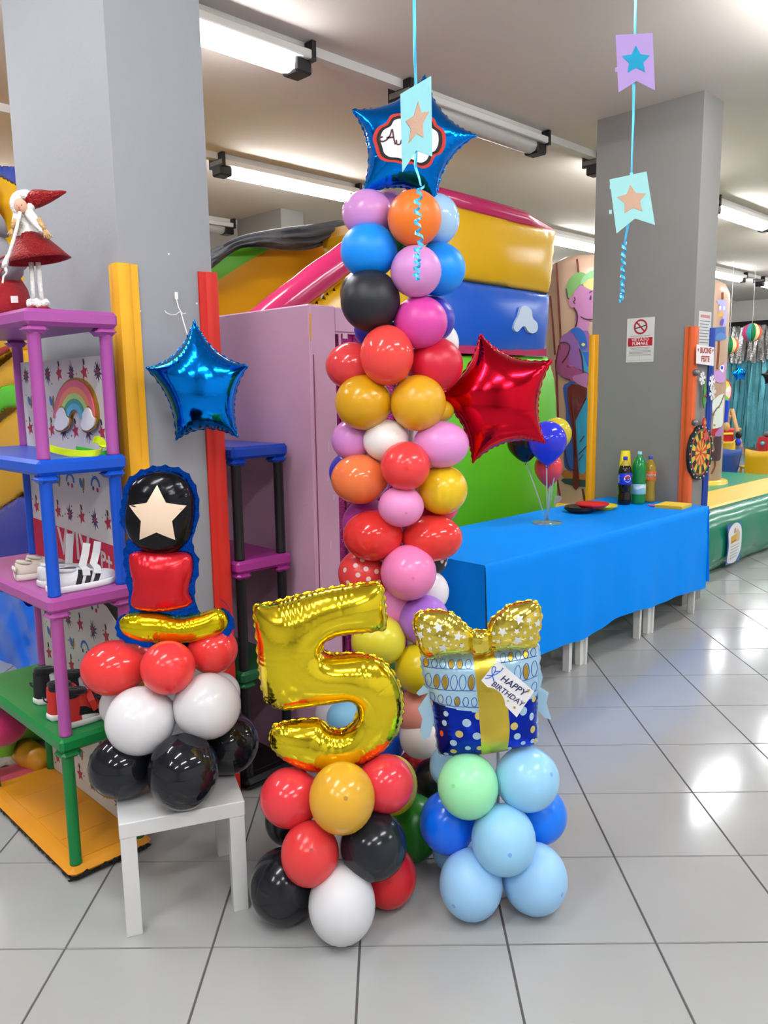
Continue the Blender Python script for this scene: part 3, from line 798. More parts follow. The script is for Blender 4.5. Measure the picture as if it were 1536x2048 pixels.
for nm, ax, z0, z1, lab in (('balloon_stand', GA, 0, .52, 'clear stick and base hidden inside the gift balloons'), ('balloon_stand', FA, 0, .55, 'clear stick and base hidden inside the number balloons'), ('balloon_stand', MA, .38, .80, 'clear stick and base hidden inside the balloons on the small white table')):
    t = thing(nm, lab, 'stand', (ax[0], ax[1], z0))
    MB().lathe([(.05, 0), (.05, .008), (.001, .01)], 20).build('base', plast('#d8d8d6'), t)
    MB().tube([(0, 0, .008), (0, 0, z1-z0)], .006, 8).build('stick', plast('#d8d8d6'), t)

# balloon centrepiece on the blue table
cp = atz(1094, 1046, TZ+.003)
t = thing('centrepiece_stand', 'clear plastic stand with thin sticks holding four balloons on the blue table', 'stand', cp)
MB().lathe([(.098, 0), (.098, .004), (.09, .008), (.02, .012), (.012, .03), (.001, .03)], 32).build('base', M_CLEAR, t)
for i, (x, y) in enumerate(((1093, 925), (1117, 900), (1050, 920), (1101, 965))):
    p = at(x, y, cp[1]+(-.06, .03, .04, .05)[i])-cp
    MB().tube([(0.006*math.cos(i*1.6), .006*math.sin(i*1.6), .01), p*.5+np.array([0, 0, .01]), p], .0042, 8).build('stick', mat('clear_stick', '#dfe9ea', .15, trans=.6, vary=0), t)
def cb(px, py, rx, ry, dY, hexc, lab):
    c = at(px, py, cp[1]+dY); balloon(px, py, rx, ry, cp[1]+dY, hexc, lab, 'balloons of the table centrepiece', .14, axis=(cp[0], cp[1], c[2]-1.5), tear=.55)
cb(1095, 882, 38, 40, -.06, '#2f35cf', 'small indigo balloon at the front of the table centrepiece')
cb(1113, 868, 30, 33, .05, '#c8b62c', 'small yellow balloon behind the indigo one of the centrepiece')
cb(1048, 885, 34, 33, .06, '#0c0d10', 'small black balloon at the left of the centrepiece, under the red star')
cb(1097, 935, 28, 32, .09, '#dc4048', 'small red balloon, lowest of the table centrepiece')

# ================================================================== FOIL BALLOONS
def polyline_px(uv, pts, sx=1, ox=0, oy=0, s=1.0): return [uv(ox+x*s, oy+y*s) for x, y in pts]
F_GOLD = mat('foil_gold', '#f2d82c', .13, metal=1.0, vary=.03, bump=.10, bscale=22, rvary=.05)
F_BLUE = foilm('#0a84f0', .13, .12, 16)
F_RED = foilm('#d8142c', .14, .06, 14)
# ---- gold number five
M5, uv5 = view_plane(655, 1350, 2.37, yaw=.06)
P5 = [(118, 330), (140, 252), (260, 236), (470, 178), (750, 112), (1080, 66), (1185, 72), (1222, 130), (1250, 370), (1232, 455), (1160, 476), (900, 506), (800, 528), (738, 560), (704, 605), (716, 645), (780, 668), (1000, 664), (1140, 690), (1230, 740), (1310, 830), (1370, 960), (1392, 1110), (1372, 1260), (1310, 1390), (1200, 1510), (1050, 1595), (880, 1652), (700, 1672), (560, 1655), (430, 1600), (320, 1525), (262, 1440), (256, 1350), (300, 1278), (430, 1243), (600, 1226), (690, 1234), (742, 1282), (800, 1312), (880, 1315), (958, 1262), (1000, 1175), (985, 1095), (930, 1066), (800, 1084), (600, 1110), (420, 1140), (310, 1132), (222, 1070), (196, 1000), (160, 760), (140, 500)]
t = thing('number_balloon', 'large gold foil balloon in the shape of the number five', 'balloon', M=M5)
out5 = polyline_px(uv5, smoothpoly(P5, 5), ox=480, oy=1150, s=.2344)
foil('foil_body', out5, F_GOLD, t, puff=.92, res=.0034, crimp=.0075, lam=.021, rim=.006, seed=3)
MB().tube([(-.10, -.245, -.01), (-.105, -.275, -.01), (-.10, -.30, 0)], [.012, .006, .012], 8).build('tail', F_GOLD, t)
# ---- stars
def star_foil(name, label, tips, ctr, Y, yaw, m, inner=.60, puff=.8, seed=0, parts=None, group='foil star balloons', tilt=0.0):
    M_, uv = view_plane(ctr[0], ctr[1], Y, yaw, tilt)
    t = thing(name, label, 'balloon', M=M_, group=group)
    T_ = [np.array(uv(*p)) for p in tips]; n = len(T_); P = []
    for i in range(n):
        a, b = T_[i], T_[(i+1) % n]; c = (a+b)/2*inner
        P.append(a*1.0)
        for s in (.12, .3, .5, .7, .88):
            q = (1-s)**2*a+2*s*(1-s)*(c*2-(a+b)/2)+s*s*b
            P.append(q)
    foil('foil_body', P, m, t, puff=puff, res=.0036, crimp=.0045, lam=.017, rim=.004, seed=seed)
    return t, uv
t, uv = star_foil('star_balloon', 'blue foil star balloon with a cloud sign, topping the tall balloon column', [(851, 150), (953, 271), (872, 408), (722, 392), (703, 219)], (826, 282), 2.93, .0, F_BLUE, .78, .85, 1)
def cloud(s, cx, cy):
    L_ = [(752, 318), (747, 300), (755, 280), (772, 270), (781, 256), (800, 252), (822, 259), (845, 252), (864, 262), (870, 274), (884, 286), (886, 310), (878, 328), (866, 334), (858, 350), (842, 357), (822, 348), (808, 350), (790, 345), (770, 343), (757, 334)]
    return [(cx+(x-cx)*s, cy+(y-cy)*s) for x, y in L_]
sg = thing('cloud_sign', 'white cloud-shaped card with a red border stuck on the blue star, handwritten greeting', 'sign', M=Matrix(t.matrix_basis))
zf = .165*1.0
for s, z, m, nm in ((1.0, .128, paper('#c8322a'), 'red_border'), (.90, .1295, paper('#1b1718'), 'black_border'), (.80, .131, paper('#ece8ee'), 'white_card')):
    MB().prism([uv(*p) for p in smoothpoly(cloud(s, 817, 304), 4)], z-.0012, z).build(nm, m, sg)
def pen(name, strokes, m, parent, uvf, z, wd):
    mm = MB()
    for st in strokes:
        pts = smoothline([uvf(*p) for p in st])
        mm.line2(pts, wd, FLAT, z)
    return mm.build(name, m, parent)
def smoothline(P, k=4):
    P = [np.array(p, float) for p in P]; n = len(P); out = []
    for i in range(n-1):
        a, b, c, d = P[max(i-1, 0)], P[i], P[i+1], P[min(i+2, n-1)]
        for j in range(k):
            q = j/k; out.append(.5*((2*b)+(-a+c)*q+(2*a-5*b+4*c-d)*q*q+(-a+3*b-3*c+d)*q**3))
    out.append(P[-1]); return out
pen('handwriting', [[(766, 297), (760, 300), (763, 306), (772, 304), (780, 294), (784, 283), (787, 300), (790, 312)], [(773, 299), (788, 298)], [(792, 303), (793, 311), (799, 311), (802, 303), (803, 311), (806, 311)], [(816, 304), (810, 303), (808, 309), (814, 311), (817, 304), (816, 322), (810, 327), (804, 321)], [(822, 304), (822, 311), (828, 311), (830, 304), (832, 312)], [(835, 308), (837, 318), (838, 311), (845, 309)], [(849, 312), (849, 320), (855, 318)], [(850, 306), (851, 307)]], ink('#4a2030'), sg, uv, .1318, .0052)
star_foil('star_balloon', 'blue foil star balloon hanging from tape on the near grey pillar', [(388, 641), (496, 731), (476, 875), (352, 880), (292, 736)], (402, 775), 2.86, .18, F_BLUE, .80, .9, 2)
star_foil('star_balloon', 'red foil star balloon at the right of the tall column, above the blue table', [(960, 667), (1105, 720), (1090, 886), (945, 926), (868, 790)], (990, 797), 3.02, -.05, F_RED, .80, .85, 4)
# string and tape of the hanging star
t = thing('balloon_string', 'white string taped to the near pillar, from which the blue star hangs', 'string', AB(*[onb(352, 592, 2.685)[0], 2.685, onb(352, 592, 2.685)[1]]))
q = np.array(t.location)
pts = [at(351, 590, 3.015), at(357, 615, 2.99), at(361, 622, 2.98), at(366, 640, 2.95), at(375, 670, 2.90)]
MB().tube(pts, .0022, 6).build('string', paper('#f0f0ee'), t, world=True)
MB().tube([at(361, 622, 2.98), at(352, 629, 2.96), at(342, 630, 2.97), at(332, 625, 2.98), at(328, 618, 3.0)], .0018, 6).build('loose_end', paper('#e4e4e2'), t, world=True)
MB().tube([at(361, 622, 2.98), at(366, 628, 2.96), at(372, 626, 2.97)], .0018, 6).build('loose_end', paper('#e4e4e2'), t, world=True)
MB().box(-.006, .006, -.004, .0, -.012, .014).build('tape', paper('#f2f2f0'), t)
t.children[-1].rotation_euler = (0, 0, R45)

# ---- gift balloon
MG, uvg = view_plane(962, 1360, 2.40, yaw=-.10)
gp = lambda pts: [uvg(820+x*.20833, 1160+y*.20833) for x, y in pts]
t = thing('gift_balloon', 'foil balloon in the shape of a blue spotted gift box with a gold star-printed bow', 'balloon', M=MG)
F_LID = mat('foil_pale_blue', '#a9cfe8', .22, metal=.35, vary=.03, bump=.1, bscale=24, spec=.7)
F_BOX = mat('foil_royal', '#0d2fb8', .14, metal=.85, vary=.05, bump=.1, bscale=24)
F_BOW = mat('foil_bow', '#ecd658', .12, metal=1.0, vary=.03, bump=.14, bscale=24)
F_BAND = mat('foil_band', '#d9c04a', .25, metal=.9, vary=.03, bump=.08, bscale=24)
BOX = smoothpoly(gp([(112, 735), (180, 690), (400, 660), (600, 640), (800, 625), (1000, 606), (1190, 600), (1238, 660), (1240, 850), (1228, 1060), (1220, 1300), (1222, 1530), (1180, 1584), (1050, 1600), (900, 1630), (700, 1660), (500, 1672), (330, 1676), (268, 1630), (246, 1450), (220, 1250), (192, 1100), (150, 980), (118, 860)]), 5)
ylim = lambda x: None
pL, pR = gp([(120, 1105)])[0], gp([(1235, 1075)])[0]; pM = gp([(655, 1172)])[0]
def lidline(x):
    if x < pM[0]: s = (x-pL[0])/(pM[0]-pL[0]); return pL[1]+(pM[1]-pL[1])*(1-(1-min(max(s, 0), 1))**1.6)
    s = (x-pM[0])/(pR[0]-pM[0]); return pM[1]+(pR[1]-pM[1])*min(max(s, 0), 1)
_, HG = foil('foil_box', BOX, [F_LID, F_BOX], t, puff=.62, res=.0034, crimp=.004, lam=.018, rim=.005, seed=8, matfn=lambda x, y: 0 if y > lidline(x) else 1)
# gold band down the middle
band = MB(); L_ = [(600, 640), (625, 850), (650, 1060), (664, 1250), (678, 1450), (686, 1668)]; R_ = [(790, 622), (835, 760), (880, 930), (925, 1100), (946, 1350), (925, 1625)]
Lp, Rp = smoothline(gp(L_), 8), smoothline(gp(R_), 8); v = []
for a, b in zip(Lp, Rp):
    for k in range(9):
        q = a+(b-a)*k/8; v.append((q[0], q[1], HG(*q)+.0015))
n_ = len(Lp); band.add(v, [(j*9+i, j*9+i+1, j*9+10+i, j*9+9+i) for j in range(n_-1) for i in range(8)], 0, True).build('gold_band', F_BAND, t)
# spots
sp = {'#a8c4dc': [(350, 1212, 24, 27), (545, 1277, 42, 40), (335, 1306, 24, 30), (640, 1405, 40, 38), (420, 1495, 34, 33), (556, 1542, 28, 24), (606, 1634, 34, 18), (350, 1640, 26, 20), (1076, 1186, 36, 42), (1158, 1260, 22, 38), (1020, 1428, 33, 34), (1078, 1512, 24, 24), (1170, 1510, 20, 25), (950, 1566, 24, 22), (1218, 1345, 8, 20), (1216, 1150, 8, 30)],
      '#c9b96a': [(650, 1205, 30, 36), (475, 1395, 38, 37), (990, 1320, 36, 38), (1170, 1390, 24, 35), (1180, 1100, 20, 28), (420, 1592, 32, 26), (665, 1540, 28, 26), (1200, 1525, 18, 34), (212, 1165, 12, 34), (1005, 1598, 30, 12)], '#d4552a': [(308, 1420, 18, 32)]}
for hexc, L_ in sp.items():
    m = MB()
    for x, y, rx, ry in L_: m.drape(gp([(x+rx*math.cos(a), y+ry*math.sin(a)) for a in [2*PI*i/16 for i in range(16)]]), HG, .0012, rings=2)
    stuff(m.build('printed_spots', ink(hexc, .3), t))
# loops on the lid
lp = MB(); fill = MB()
def loops(x0, y0, x1, y1, n, h, wd, filled):
    pts = []
    for i in range(n):
        cx, cy = x0+(x1-x0)*(i+.5)/n, y0+(y1-y0)*(i+.5)/n; wv = abs(x1-x0)/n
        pts += [(cx-wv*.5, cy+h*.5), (cx+wv*.1, cy+h*.42), (cx+wd, cy), (cx+wd*.6, cy-h*.42), (cx, cy-h*.5), (cx-wd*.8, cy-h*.3), (cx-wd, cy+h*.1), (cx-wd*.2, cy+h*.45)]
        if i in filled: fill.drape(gp([(cx+wd*.85*math.cos(a)-.1*wd, cy+h*.44*math.sin(a)) for a in [2*PI*k/14 for k in range(14)]]), HG, .001, rings=1)
    pts.append((x1, y1+h*.5))
    lp.line2(smoothline(gp(pts), 3), .0019, HG, .0016)
loops(118, 770, 600, 752, 6, 78, 28, (0, 3, 4)); loops(140, 930, 630, 905, 6, 140, 32, (1, 2, 5)); loops(180, 1085, 655, 1080, 6, 90, 26, (3,))
loops(850, 706, 1215, 668, 5, 74, 26, (1, 3)); loops(985, 845, 1225, 815, 3, 150, 30, (1,)); loops(1145, 985, 1225, 985, 1, 90, 26, ())
stuff(lp.build('printed_loops', ink('#1a3f9a', .3), t)); stuff(fill.build('printed_drops', mat('foil_drop', '#b89a3a', .25, metal=.8), t))
# bow
bw = lambda L_: smoothpoly(gp(L_), 5)
def bow(L_, seed):
    return foil('bow_loop', bw(L_), F_BOW, t, puff=.85, res=.0032, crimp=.005, lam=.018, rim=.005, seed=seed, zoff=.062)
_, HL = bow([(45, 380), (58, 290), (110, 247), (250, 230), (400, 258), (500, 338), (590, 425), (600, 500), (585, 625), (480, 642), (330, 655), (200, 690), (140, 662), (95, 580), (72, 470)], 21)
_, HR = bow([(740, 430), (765, 330), (850, 252), (950, 182), (1100, 147), (1190, 152), (1230, 212), (1246, 320), (1226, 430), (1220, 520), (1180, 578), (1080, 598), (900, 602), (770, 622), (735, 540)], 22)
foil('bow_knot', bw([(575, 450), (610, 418), (680, 410), (750, 428), (775, 480), (770, 570), (745, 622), (670, 640), (600, 632), (572, 560)]), F_BOW, t, puff=1.0, res=.003, crimp=.004, lam=.02, rim=.004, seed=23, zoff=.07)
stm = MB()
for H_, L_ in ((HL, [(110, 445, 40), (285, 360, 42), (330, 550, 42), (465, 445, 38), (130, 360, 24), (200, 385, 24), (340, 462, 24), (205, 462, 16), (265, 492, 15), (500, 535, 24), (520, 455, 18), (295, 432, 12), (380, 482, 14), (400, 515, 12), (445, 525, 12), (215, 558, 20), (120, 520, 16), (270, 545, 10), (75, 380, 12), (370, 410, 16), (415, 400, 12), (455, 575, 10)]),
             (HR, [(1030, 285, 42), (875, 400, 40), (1015, 480, 44), (1205, 335, 34), (1120, 297, 24), (1005, 392, 26), (1180, 250, 20), (1132, 360, 18), (1080, 405, 18), (1140, 465, 22), (840, 495, 20), (795, 425, 18), (795, 495, 14), (915, 370, 12), (960, 350, 12), (960, 420, 12), (1045, 352, 10), (905, 480, 12), (1085, 460, 12), (1215, 410, 18), (930, 550, 14), (860, 550, 12), (1175, 425, 12), (960, 520, 12)])):
    for x, y, r in L_:
        if r > 14: stm.drape(gp([(x+px_, y+py_) for px_, py_ in star_pts(r*1.2, r*.6, rot=PI/2+x*.01)]), H_, .0014, rings=2)
        else: stm.drape(gp(circ(x, y, r*.8, n=8)), H_, .0014, rings=1)
stuff(stm.build('printed_stars', ink('#d8d8d6', .35), t))
# side tails of pale blue foil
for L_ in ([(130, 1010), (60, 1085), (90, 1110), (180, 1075), (75, 1230), (120, 1330), (95, 1450), (130, 1540), (190, 1500), (240, 1330), (200, 1180), (190, 1060)], [(1215, 650), (1255, 690), (1235, 800), (1275, 930), (1250, 1030), (1330, 1080), (1310, 1180), (1358, 1340), (1290, 1320), (1225, 1240), (1230, 1100), (1215, 1000)]):
    m = MB(); P_ = gp(L_); m.prism(P_, -.002, .002); m.build('foil_tail', F_LID, t)
# tag
q0 = gp([(830, 690), (1172, 980), (1010, 1222), (680, 880)])
tz = max(HG(*p) for p in q0+[np.mean(q0, 0)])+.006
MB().prism(q0, tz-.0008, tz).build('gift_tag', paper('#e8e6ea'), t)
o_ = np.array(gp([(985, 935)])[0]); e1 = np.array(gp([(1100, 1005)])[0])-np.array(gp([(860, 855)])[0]); sc_ = np.linalg.norm(e1); th = math.atan2(e1[1], e1[0])-.06
def lettering(txt, px, py, size, m, **k):
    v, f = text_mesh(txt, size, **k); o = np.array(gp([(px, py)])[0]); c_1, s_1 = math.cos(th), math.sin(th)
    return MB().add([(o[0]+x*c_1-y*s_1, o[1]+x*s_1+y*c_1, tz+.0008+z) for x, y, z in v], f).build('lettering', m, t)
lettering('HAPPY', 978, 926, sc_*.315, ink('#22265a'), bold=.0003, shear=.15)
lettering('BIRTHDAY', 925, 1003, sc_*.262, ink('#22265a'), bold=.0002, shear=.15)
pb = MB()
for st in ([(715, 860), (760, 850), (800, 810), (815, 760), (790, 750), (780, 800), (800, 890)], [(730, 830), (790, 830), (850, 800), (885, 760)], [(800, 800), (860, 790)]):
    pb.line2(smoothline(gp(st)), .0028, FLAT, tz+.001)
pb.build('printed_ribbon', ink('#1f6fd8'), t)
ps = MB()
for x, y, r in ((1120, 970, 20), (990, 1130, 18), (930, 1068, 12)): ps.drape(gp([(x+a, y+b) for a, b in star_pts(r, r*.5)]), FLAT, tz+.001, rings=1)
stuff(ps.build('printed_stars', ink('#a88f3a'), t))

# ---- plain stand-in for the figure balloon: black top with a cream star, red middle, yellow foot, blue backing
MM, uvm = view_plane(330, 1120, 2.50, yaw=.10)
t = thing('foil_balloon', 'tall black, red and yellow foil balloon with a blue scalloped back and cream star', 'balloon', M=MM)
um = lambda L_: smoothpoly([uvm(*p) for p in L_], 5)
F_BLK = mat('foil_black', '#15151a', .16, metal=.6, vary=.05, bump=.1, bscale=26, spec=.6)
F_RED2 = mat('foil_red_matt', '#d4202c', .22, metal=.55, vary=.03, bump=.1, bscale=26)
F_YEL = mat('foil_yellow', '#e6cc14', .14, metal=.9, vary=.03, bump=.1, bscale=26)
F_BACK = mat('foil_blue_back', '#0b4fc4', .16, metal=1.0, bump=.35, bscale=60)
BK = [(246, 1010), (256, 968), (290, 944), (330, 938), (370, 950), (392, 988), (394, 1040), (380, 1090), (392, 1130), (384, 1180), (398, 1222), (440, 1214), (462, 1236), (458, 1262), (420, 1284), (370, 1292), (300, 1290), (246, 1276), (234, 1250), (244, 1228), (262, 1218), (258, 1160), (252, 1110), (260, 1080), (244, 1050)]
bk = um(BK); cb_ = bk.mean(0); n_ = len(bk)
sc_out = [tuple(p+(p-cb_)/np.linalg.norm(p-cb_)*(.010+.004*math.cos(i*2.1))) for i, p in enumerate(bk)]
MB().prism(sc_out, -.008, -.004).build('blue_backing', F_BACK, t)
_, HB = foil('black_top', um([(252, 1012), (262, 968), (292, 947), (328, 941), (366, 953), (387, 990), (388, 1040), (374, 1086), (340, 1108), (300, 1106), (264, 1084), (250, 1050)]), F_BLK, t, puff=.75, res=.0034, crimp=.005, lam=.02, rim=0, back=.3, seed=31)
MB().drape([uvm(320+x, 1026-y) for x, y in star_pts(60, 32)], HB, .0014, rings=5, dens=3).build('printed_star', ink('#e8cdb4', .3), t)
foil('red_middle', um([(262, 1106), (300, 1100), (340, 1102), (380, 1108), (386, 1140), (378, 1180), (384, 1208), (340, 1222), (290, 1222), (262, 1210), (266, 1170), (258, 1130)]), F_RED2, t, puff=.8, res=.0034, crimp=.004, lam=.02, rim=0, back=.3, seed=32)
foil('yellow_foot', um([(238, 1250), (246, 1232), (276, 1224), (320, 1226), (360, 1234), (400, 1226), (438, 1216), (456, 1234), (452, 1258), (418, 1276), (370, 1285), (300, 1284), (254, 1272)]), F_YEL, t, puff=1.0, res=.003, crimp=.005, lam=.02, rim=0, back=.3, seed=33)
MB().strip([tuple(uvm(*p))+(-.002,) for p in smoothline([(454, 1246), (460, 1226), (452, 1208), (440, 1198)])], [.014, .013, .012, .011, .010, .009, .008, .007, .007, .006, .005, .004, .003], (0, 0, 1.0)).build('loose_tail', F_BACK, t)

# ================================================================== HANGING RIBBONS WITH PENNANTS
M_RIB = mat('curling_ribbon', '#46b4e4', .25, metal=.25, vary=.08, vscale=20)
def pennant(label, corners, starpx, yaw, Y, ctr, hexc, starhex, seed=0):
    M_, uv = view_plane(ctr[0], ctr[1], Y, yaw)
    t = thing('pennant', label, 'pennant', M=M_, group='card pennants on ribbons')
    MB().prism([uv(*p) for p in corners], -.0006, .0006).build('card', paper(hexc), t)
    m = MB(); m.prism([uv(*p) for p in starpx], .0006, .0016)
    gm = mat('glitter_'+starhex, starhex, .35, metal=.25, vary=.25, vscale=900, bump=.6, bscale=900)
    m.build('glitter_star', gm, t)
    tp = MB(); c = np.array([uv(*p) for p in corners])
    for (i, j, s) in ((0, 1, .06), (1, 0, .06)):
        q = c[i]+(c[j]-c[i])*.05
        for dy in (.02, .11):
            tp.prism([(q[0]-.004, q[1]-dy*.8), (q[0]+.004, q[1]-dy*.8), (q[0]+.004, q[1]-dy*.8-.012), (q[0]-.004, q[1]-dy*.8-.012)], .0006, .0009)
    tp.build('tape_marks', paper('#%s' % hexc[1:]), t)
    return t
def star_px(cx, cy, R, r, sx=1.0, rot=0.0, sk=0.0):
    out = []
    for x, y in star_pts(R, r, rot=PI/2+rot): out.append((cx+x*sx, cy-y-sk*x))
    return out
pennant('pale blue pennant with a pinkish star, hanging in front of the blue star balloon', [(801, 188), (862, 152), (864, 313), (832, 301), (805, 344)], star_px(833, 246, 42, 21, .60, -.1, .35), .9, 1.55, (833, 240), '#8fd0d8', '#e8bca2')
pennant('lilac pennant with a glittery blue star, upper one at the right', [(1231, 70), (1305, 66), (1310, 181), (1273, 162), (1237, 185)], star_px(1272, 121, 30, 15, 1, .02), .05, 2.5, (1270, 124), '#a88cc8', '#28b4e4')
pennant('aqua pennant with a pinkish star in front of the right pillar', [(1219, 359), (1293, 343), (1310, 450), (1270, 437), (1233, 467)], star_px(1264, 400, 31, 16, 1, .12), -.15, 2.5, (1262, 405), '#9ed6d8', '#ecc0a4')
def ribbon(label, segs, curl, Y, wd):
    top = segs[0][0]
    t = thing('hanging_ribbon', label, 'ribbon', at(*top, Y), 0, 'blue curling ribbons from the ceiling')
    m = MB()
    for s in segs:
        P = [at(x, y, Y) for x, y in s]
        n = len(P); m.strip([p for p in P], wd, lambda i: (math.cos(.25*i), math.sin(.25*i), 0))
    P = smoothline([at(x, y, Y) for x, y in curl], 1); tot = len(P)
    dense = smoothline(P, 12); N_ = len(dense); C_ = []
    for i, p in enumerate(dense):
        ph = i/N_*len(curl)*1.75*PI; rr = .0065
        C_.append(p+np.array([rr*math.cos(ph), rr*math.sin(ph), 0]))
    m.strip(C_, wd*.9, lambda i: (.25*math.sin(i*.35), .2, 1.0))
    m.build('ribbon', M_RIB, t, world=True)
    return t
c1 = at(828, -40, 1.55); 
def up_px(x, y, Y, z):   # pixel column point raised to height z
    p = at(x, y, Y); return p
def ribbon_top(px, Y):   # pixel where the ribbon meets the ceiling above (px, 0)
    p = at(px, 0, Y); q = np.array([p[0], p[1], ZC]); d = q-EYE; cz = d@FWD
    return (768+FPX*(d@RIGHT)/cz, 1024-FPX*(d@UP)/cz)
ribbon('blue ribbon hanging from the ceiling before the tall column, curled at its lower end', [[ribbon_top(828, 1.555), (829, 60), (830, 120), (832, 180)], [(832, 180), (832, 300), (831, 335), (838, 355), (842, 372)]], [(842, 372), (838, 392), (834, 410), (836, 430), (835, 450), (838, 470), (842, 488), (834, 500), (834, 512), (835, 524), (834, 536), (833, 548), (833, 558)], 1.556, .006)
ribbon('blue ribbon by the right pillar carrying two pennants, with a curled lower end', [[ribbon_top(1272, 2.51), (1271, 0), (1270, 68)], [(1270, 68), (1268, 165), (1266, 250), (1263, 345)], [(1263, 345), (1257, 445), (1252, 470), (1249, 486)]], [(1249, 486), (1248, 500), (1246, 514), (1247, 528), (1245, 542), (1246, 556), (1244, 570), (1245, 582), (1243, 594), (1242, 604)], 2.506, .009)

# ================================================================== SMALL WHITE TABLE
TZW = .38
cF, cR = np.array([-.836, 2.233]), np.array([-.476, 2.368])
uu = (cR-cF)/np.linalg.norm(cR-cF); vv = np.array([-uu[1], uu[0]]); W_ = float(np.linalg.norm(cR-cF))
t = thing('side_table', 'small square white side table under the red, white and black balloons', 'table', (cF[0], cF[1], 0), math.atan2(uu[1], uu[0]))
MB().box(0, W_, 0, W_, TZW-.05, TZW, bev=.0025).build('tabletop', M_WHITE, t)
for x in (0.002, W_-.05):
    for y in (0.002, W_-.05): MB().box(x, x+.048, y, y+.048, 0, TZW-.05, bev=.0015).build('leg', M_WHITE, t)

# ================================================================== COLOURED SHELF RACKS
PURP, MBLUE, GREEN_, ORNG = plast('#a04a97', .35), plast('#0a4fc4', .32), plast('#0d7a3a', .35), plast('#dd9320', .45)
def rack(label, a, b, w, d, decks, posts, base, group='stacking shelf racks', chips=False):
    t = thing_ab('shelf_rack', label, 'shelf rack', a, b, 0, group)
    ins = .034
    for (z, m, nm) in decks:
        k = MB()
        k.box(0, w, 0, d, z-.052, z, bev=.012)
        for x in (0, w):
            for y in (0, d):
                x0, y0 = (x if x == 0 else x-.078), (y if y == 0 else y-.078)
                k.box(x0+.001, x0+.077, y0+.001, y0+.077, z-.078, z-.05, bev=.016)
        sharp(k.build('shelf_deck', m, t), 30)
    for z0, z1, m in posts:
        for x in (ins, w-ins):
            for y in (ins, d-ins):
                MB().lathe([(.0215, z0), (.0215, z0+.006), (.0205, z0+.01), (.0205, z1-.008), (.0225, z1)], 20).build('post', m, t, loc=(x, y, 0))
    k = MB(); k.box(-.004, w+.004, -.004, d+.004, .014, .052, bev=.02)
    k.box(.05, w-.05, .05, d-.05, .052, .0545, bev=.002)
    for i in range(1, 4): k.box(.055, w-.055, d*i/4-.003, d*i/4+.003, .0545, .0560)
    sharp(k.build('base_tray', base, t), 30)
    MB().box(.006, w-.006, .006, d-.006, 0, .018, bev=.012).build('base_foot', M_BLACK, t)
    if chips:
        ck = MB(); r3 = random.Random(4)
        for i in range(34):
            y = r3.random()*d; s = .004+.008*r3.random()
            ck.prism([(y+s*math.cos(q)*1.5*(1+.4*math.sin(2*q+i)), .016+s*.7*(1+math.sin(q))*(1+.3*math.cos(3*q))) for q in [2*PI*n/9 for n in range(9)]], .0042, .0050, M=Matrix(((0, 0, -1, 0), (1, 0, 0, 0), (0, 1, 0, 0), (0, 0, 0, 1))))
        for i in range(12):
            y = (r3.random()**2)*w; s = .004+.009*r3.random()
            ck.prism([(y+s*math.cos(q)*1.5, .016+s*.7*(1+math.sin(q))*(1+.3*math.cos(3*q+i))) for q in [2*PI*n/9 for n in range(9)]], .0042, .0050, M=Matrix(((1, 0, 0, 0), (0, 0, -1, 0), (0, 1, 0, 0), (0, 0, 0, 1))))
        stuff(ck.build('paint_chips', mat('chipped_dark', '#1a1820', .7), t))
    return t
RA, RB, RW, RD = .985, 2.56, .305, .85
Z1, Z2, Z3, Z4 = 1.939, 1.465, 1.011, .524
rack('multicoloured plastic shelf rack with a purple top shelf and orange base', RA, RB, RW, RD,
     [(Z1, PURP, 0), (Z2, MBLUE, 0), (Z3, plast('#a64e97', .35), 0), (Z4, GREEN_, 0)],
     [(Z2, Z1-.07, PURP), (Z3, Z2-.07, MBLUE), (Z4, Z3-.07, plast('#a64e97', .35)), (.052, Z4-.07, GREEN_)], ORNG, chips=True)
BPL = plast('#17161b', .4)
rack('shelf rack with black posts and blue top shelf, beside the pink playhouse', 1.775, 2.645, .278, .80,
     [(Z2-.01, plast('#0b3fb0', .32), 0), (Z3-.02, plast('#a62f8c', .35), 0), (Z4, plast('#0b5a2c', .35), 0)],
     [(Z3-.02, Z2-.08, BPL), (Z4, Z3-.09, BPL), (.052, Z4-.07, BPL)], BPL)

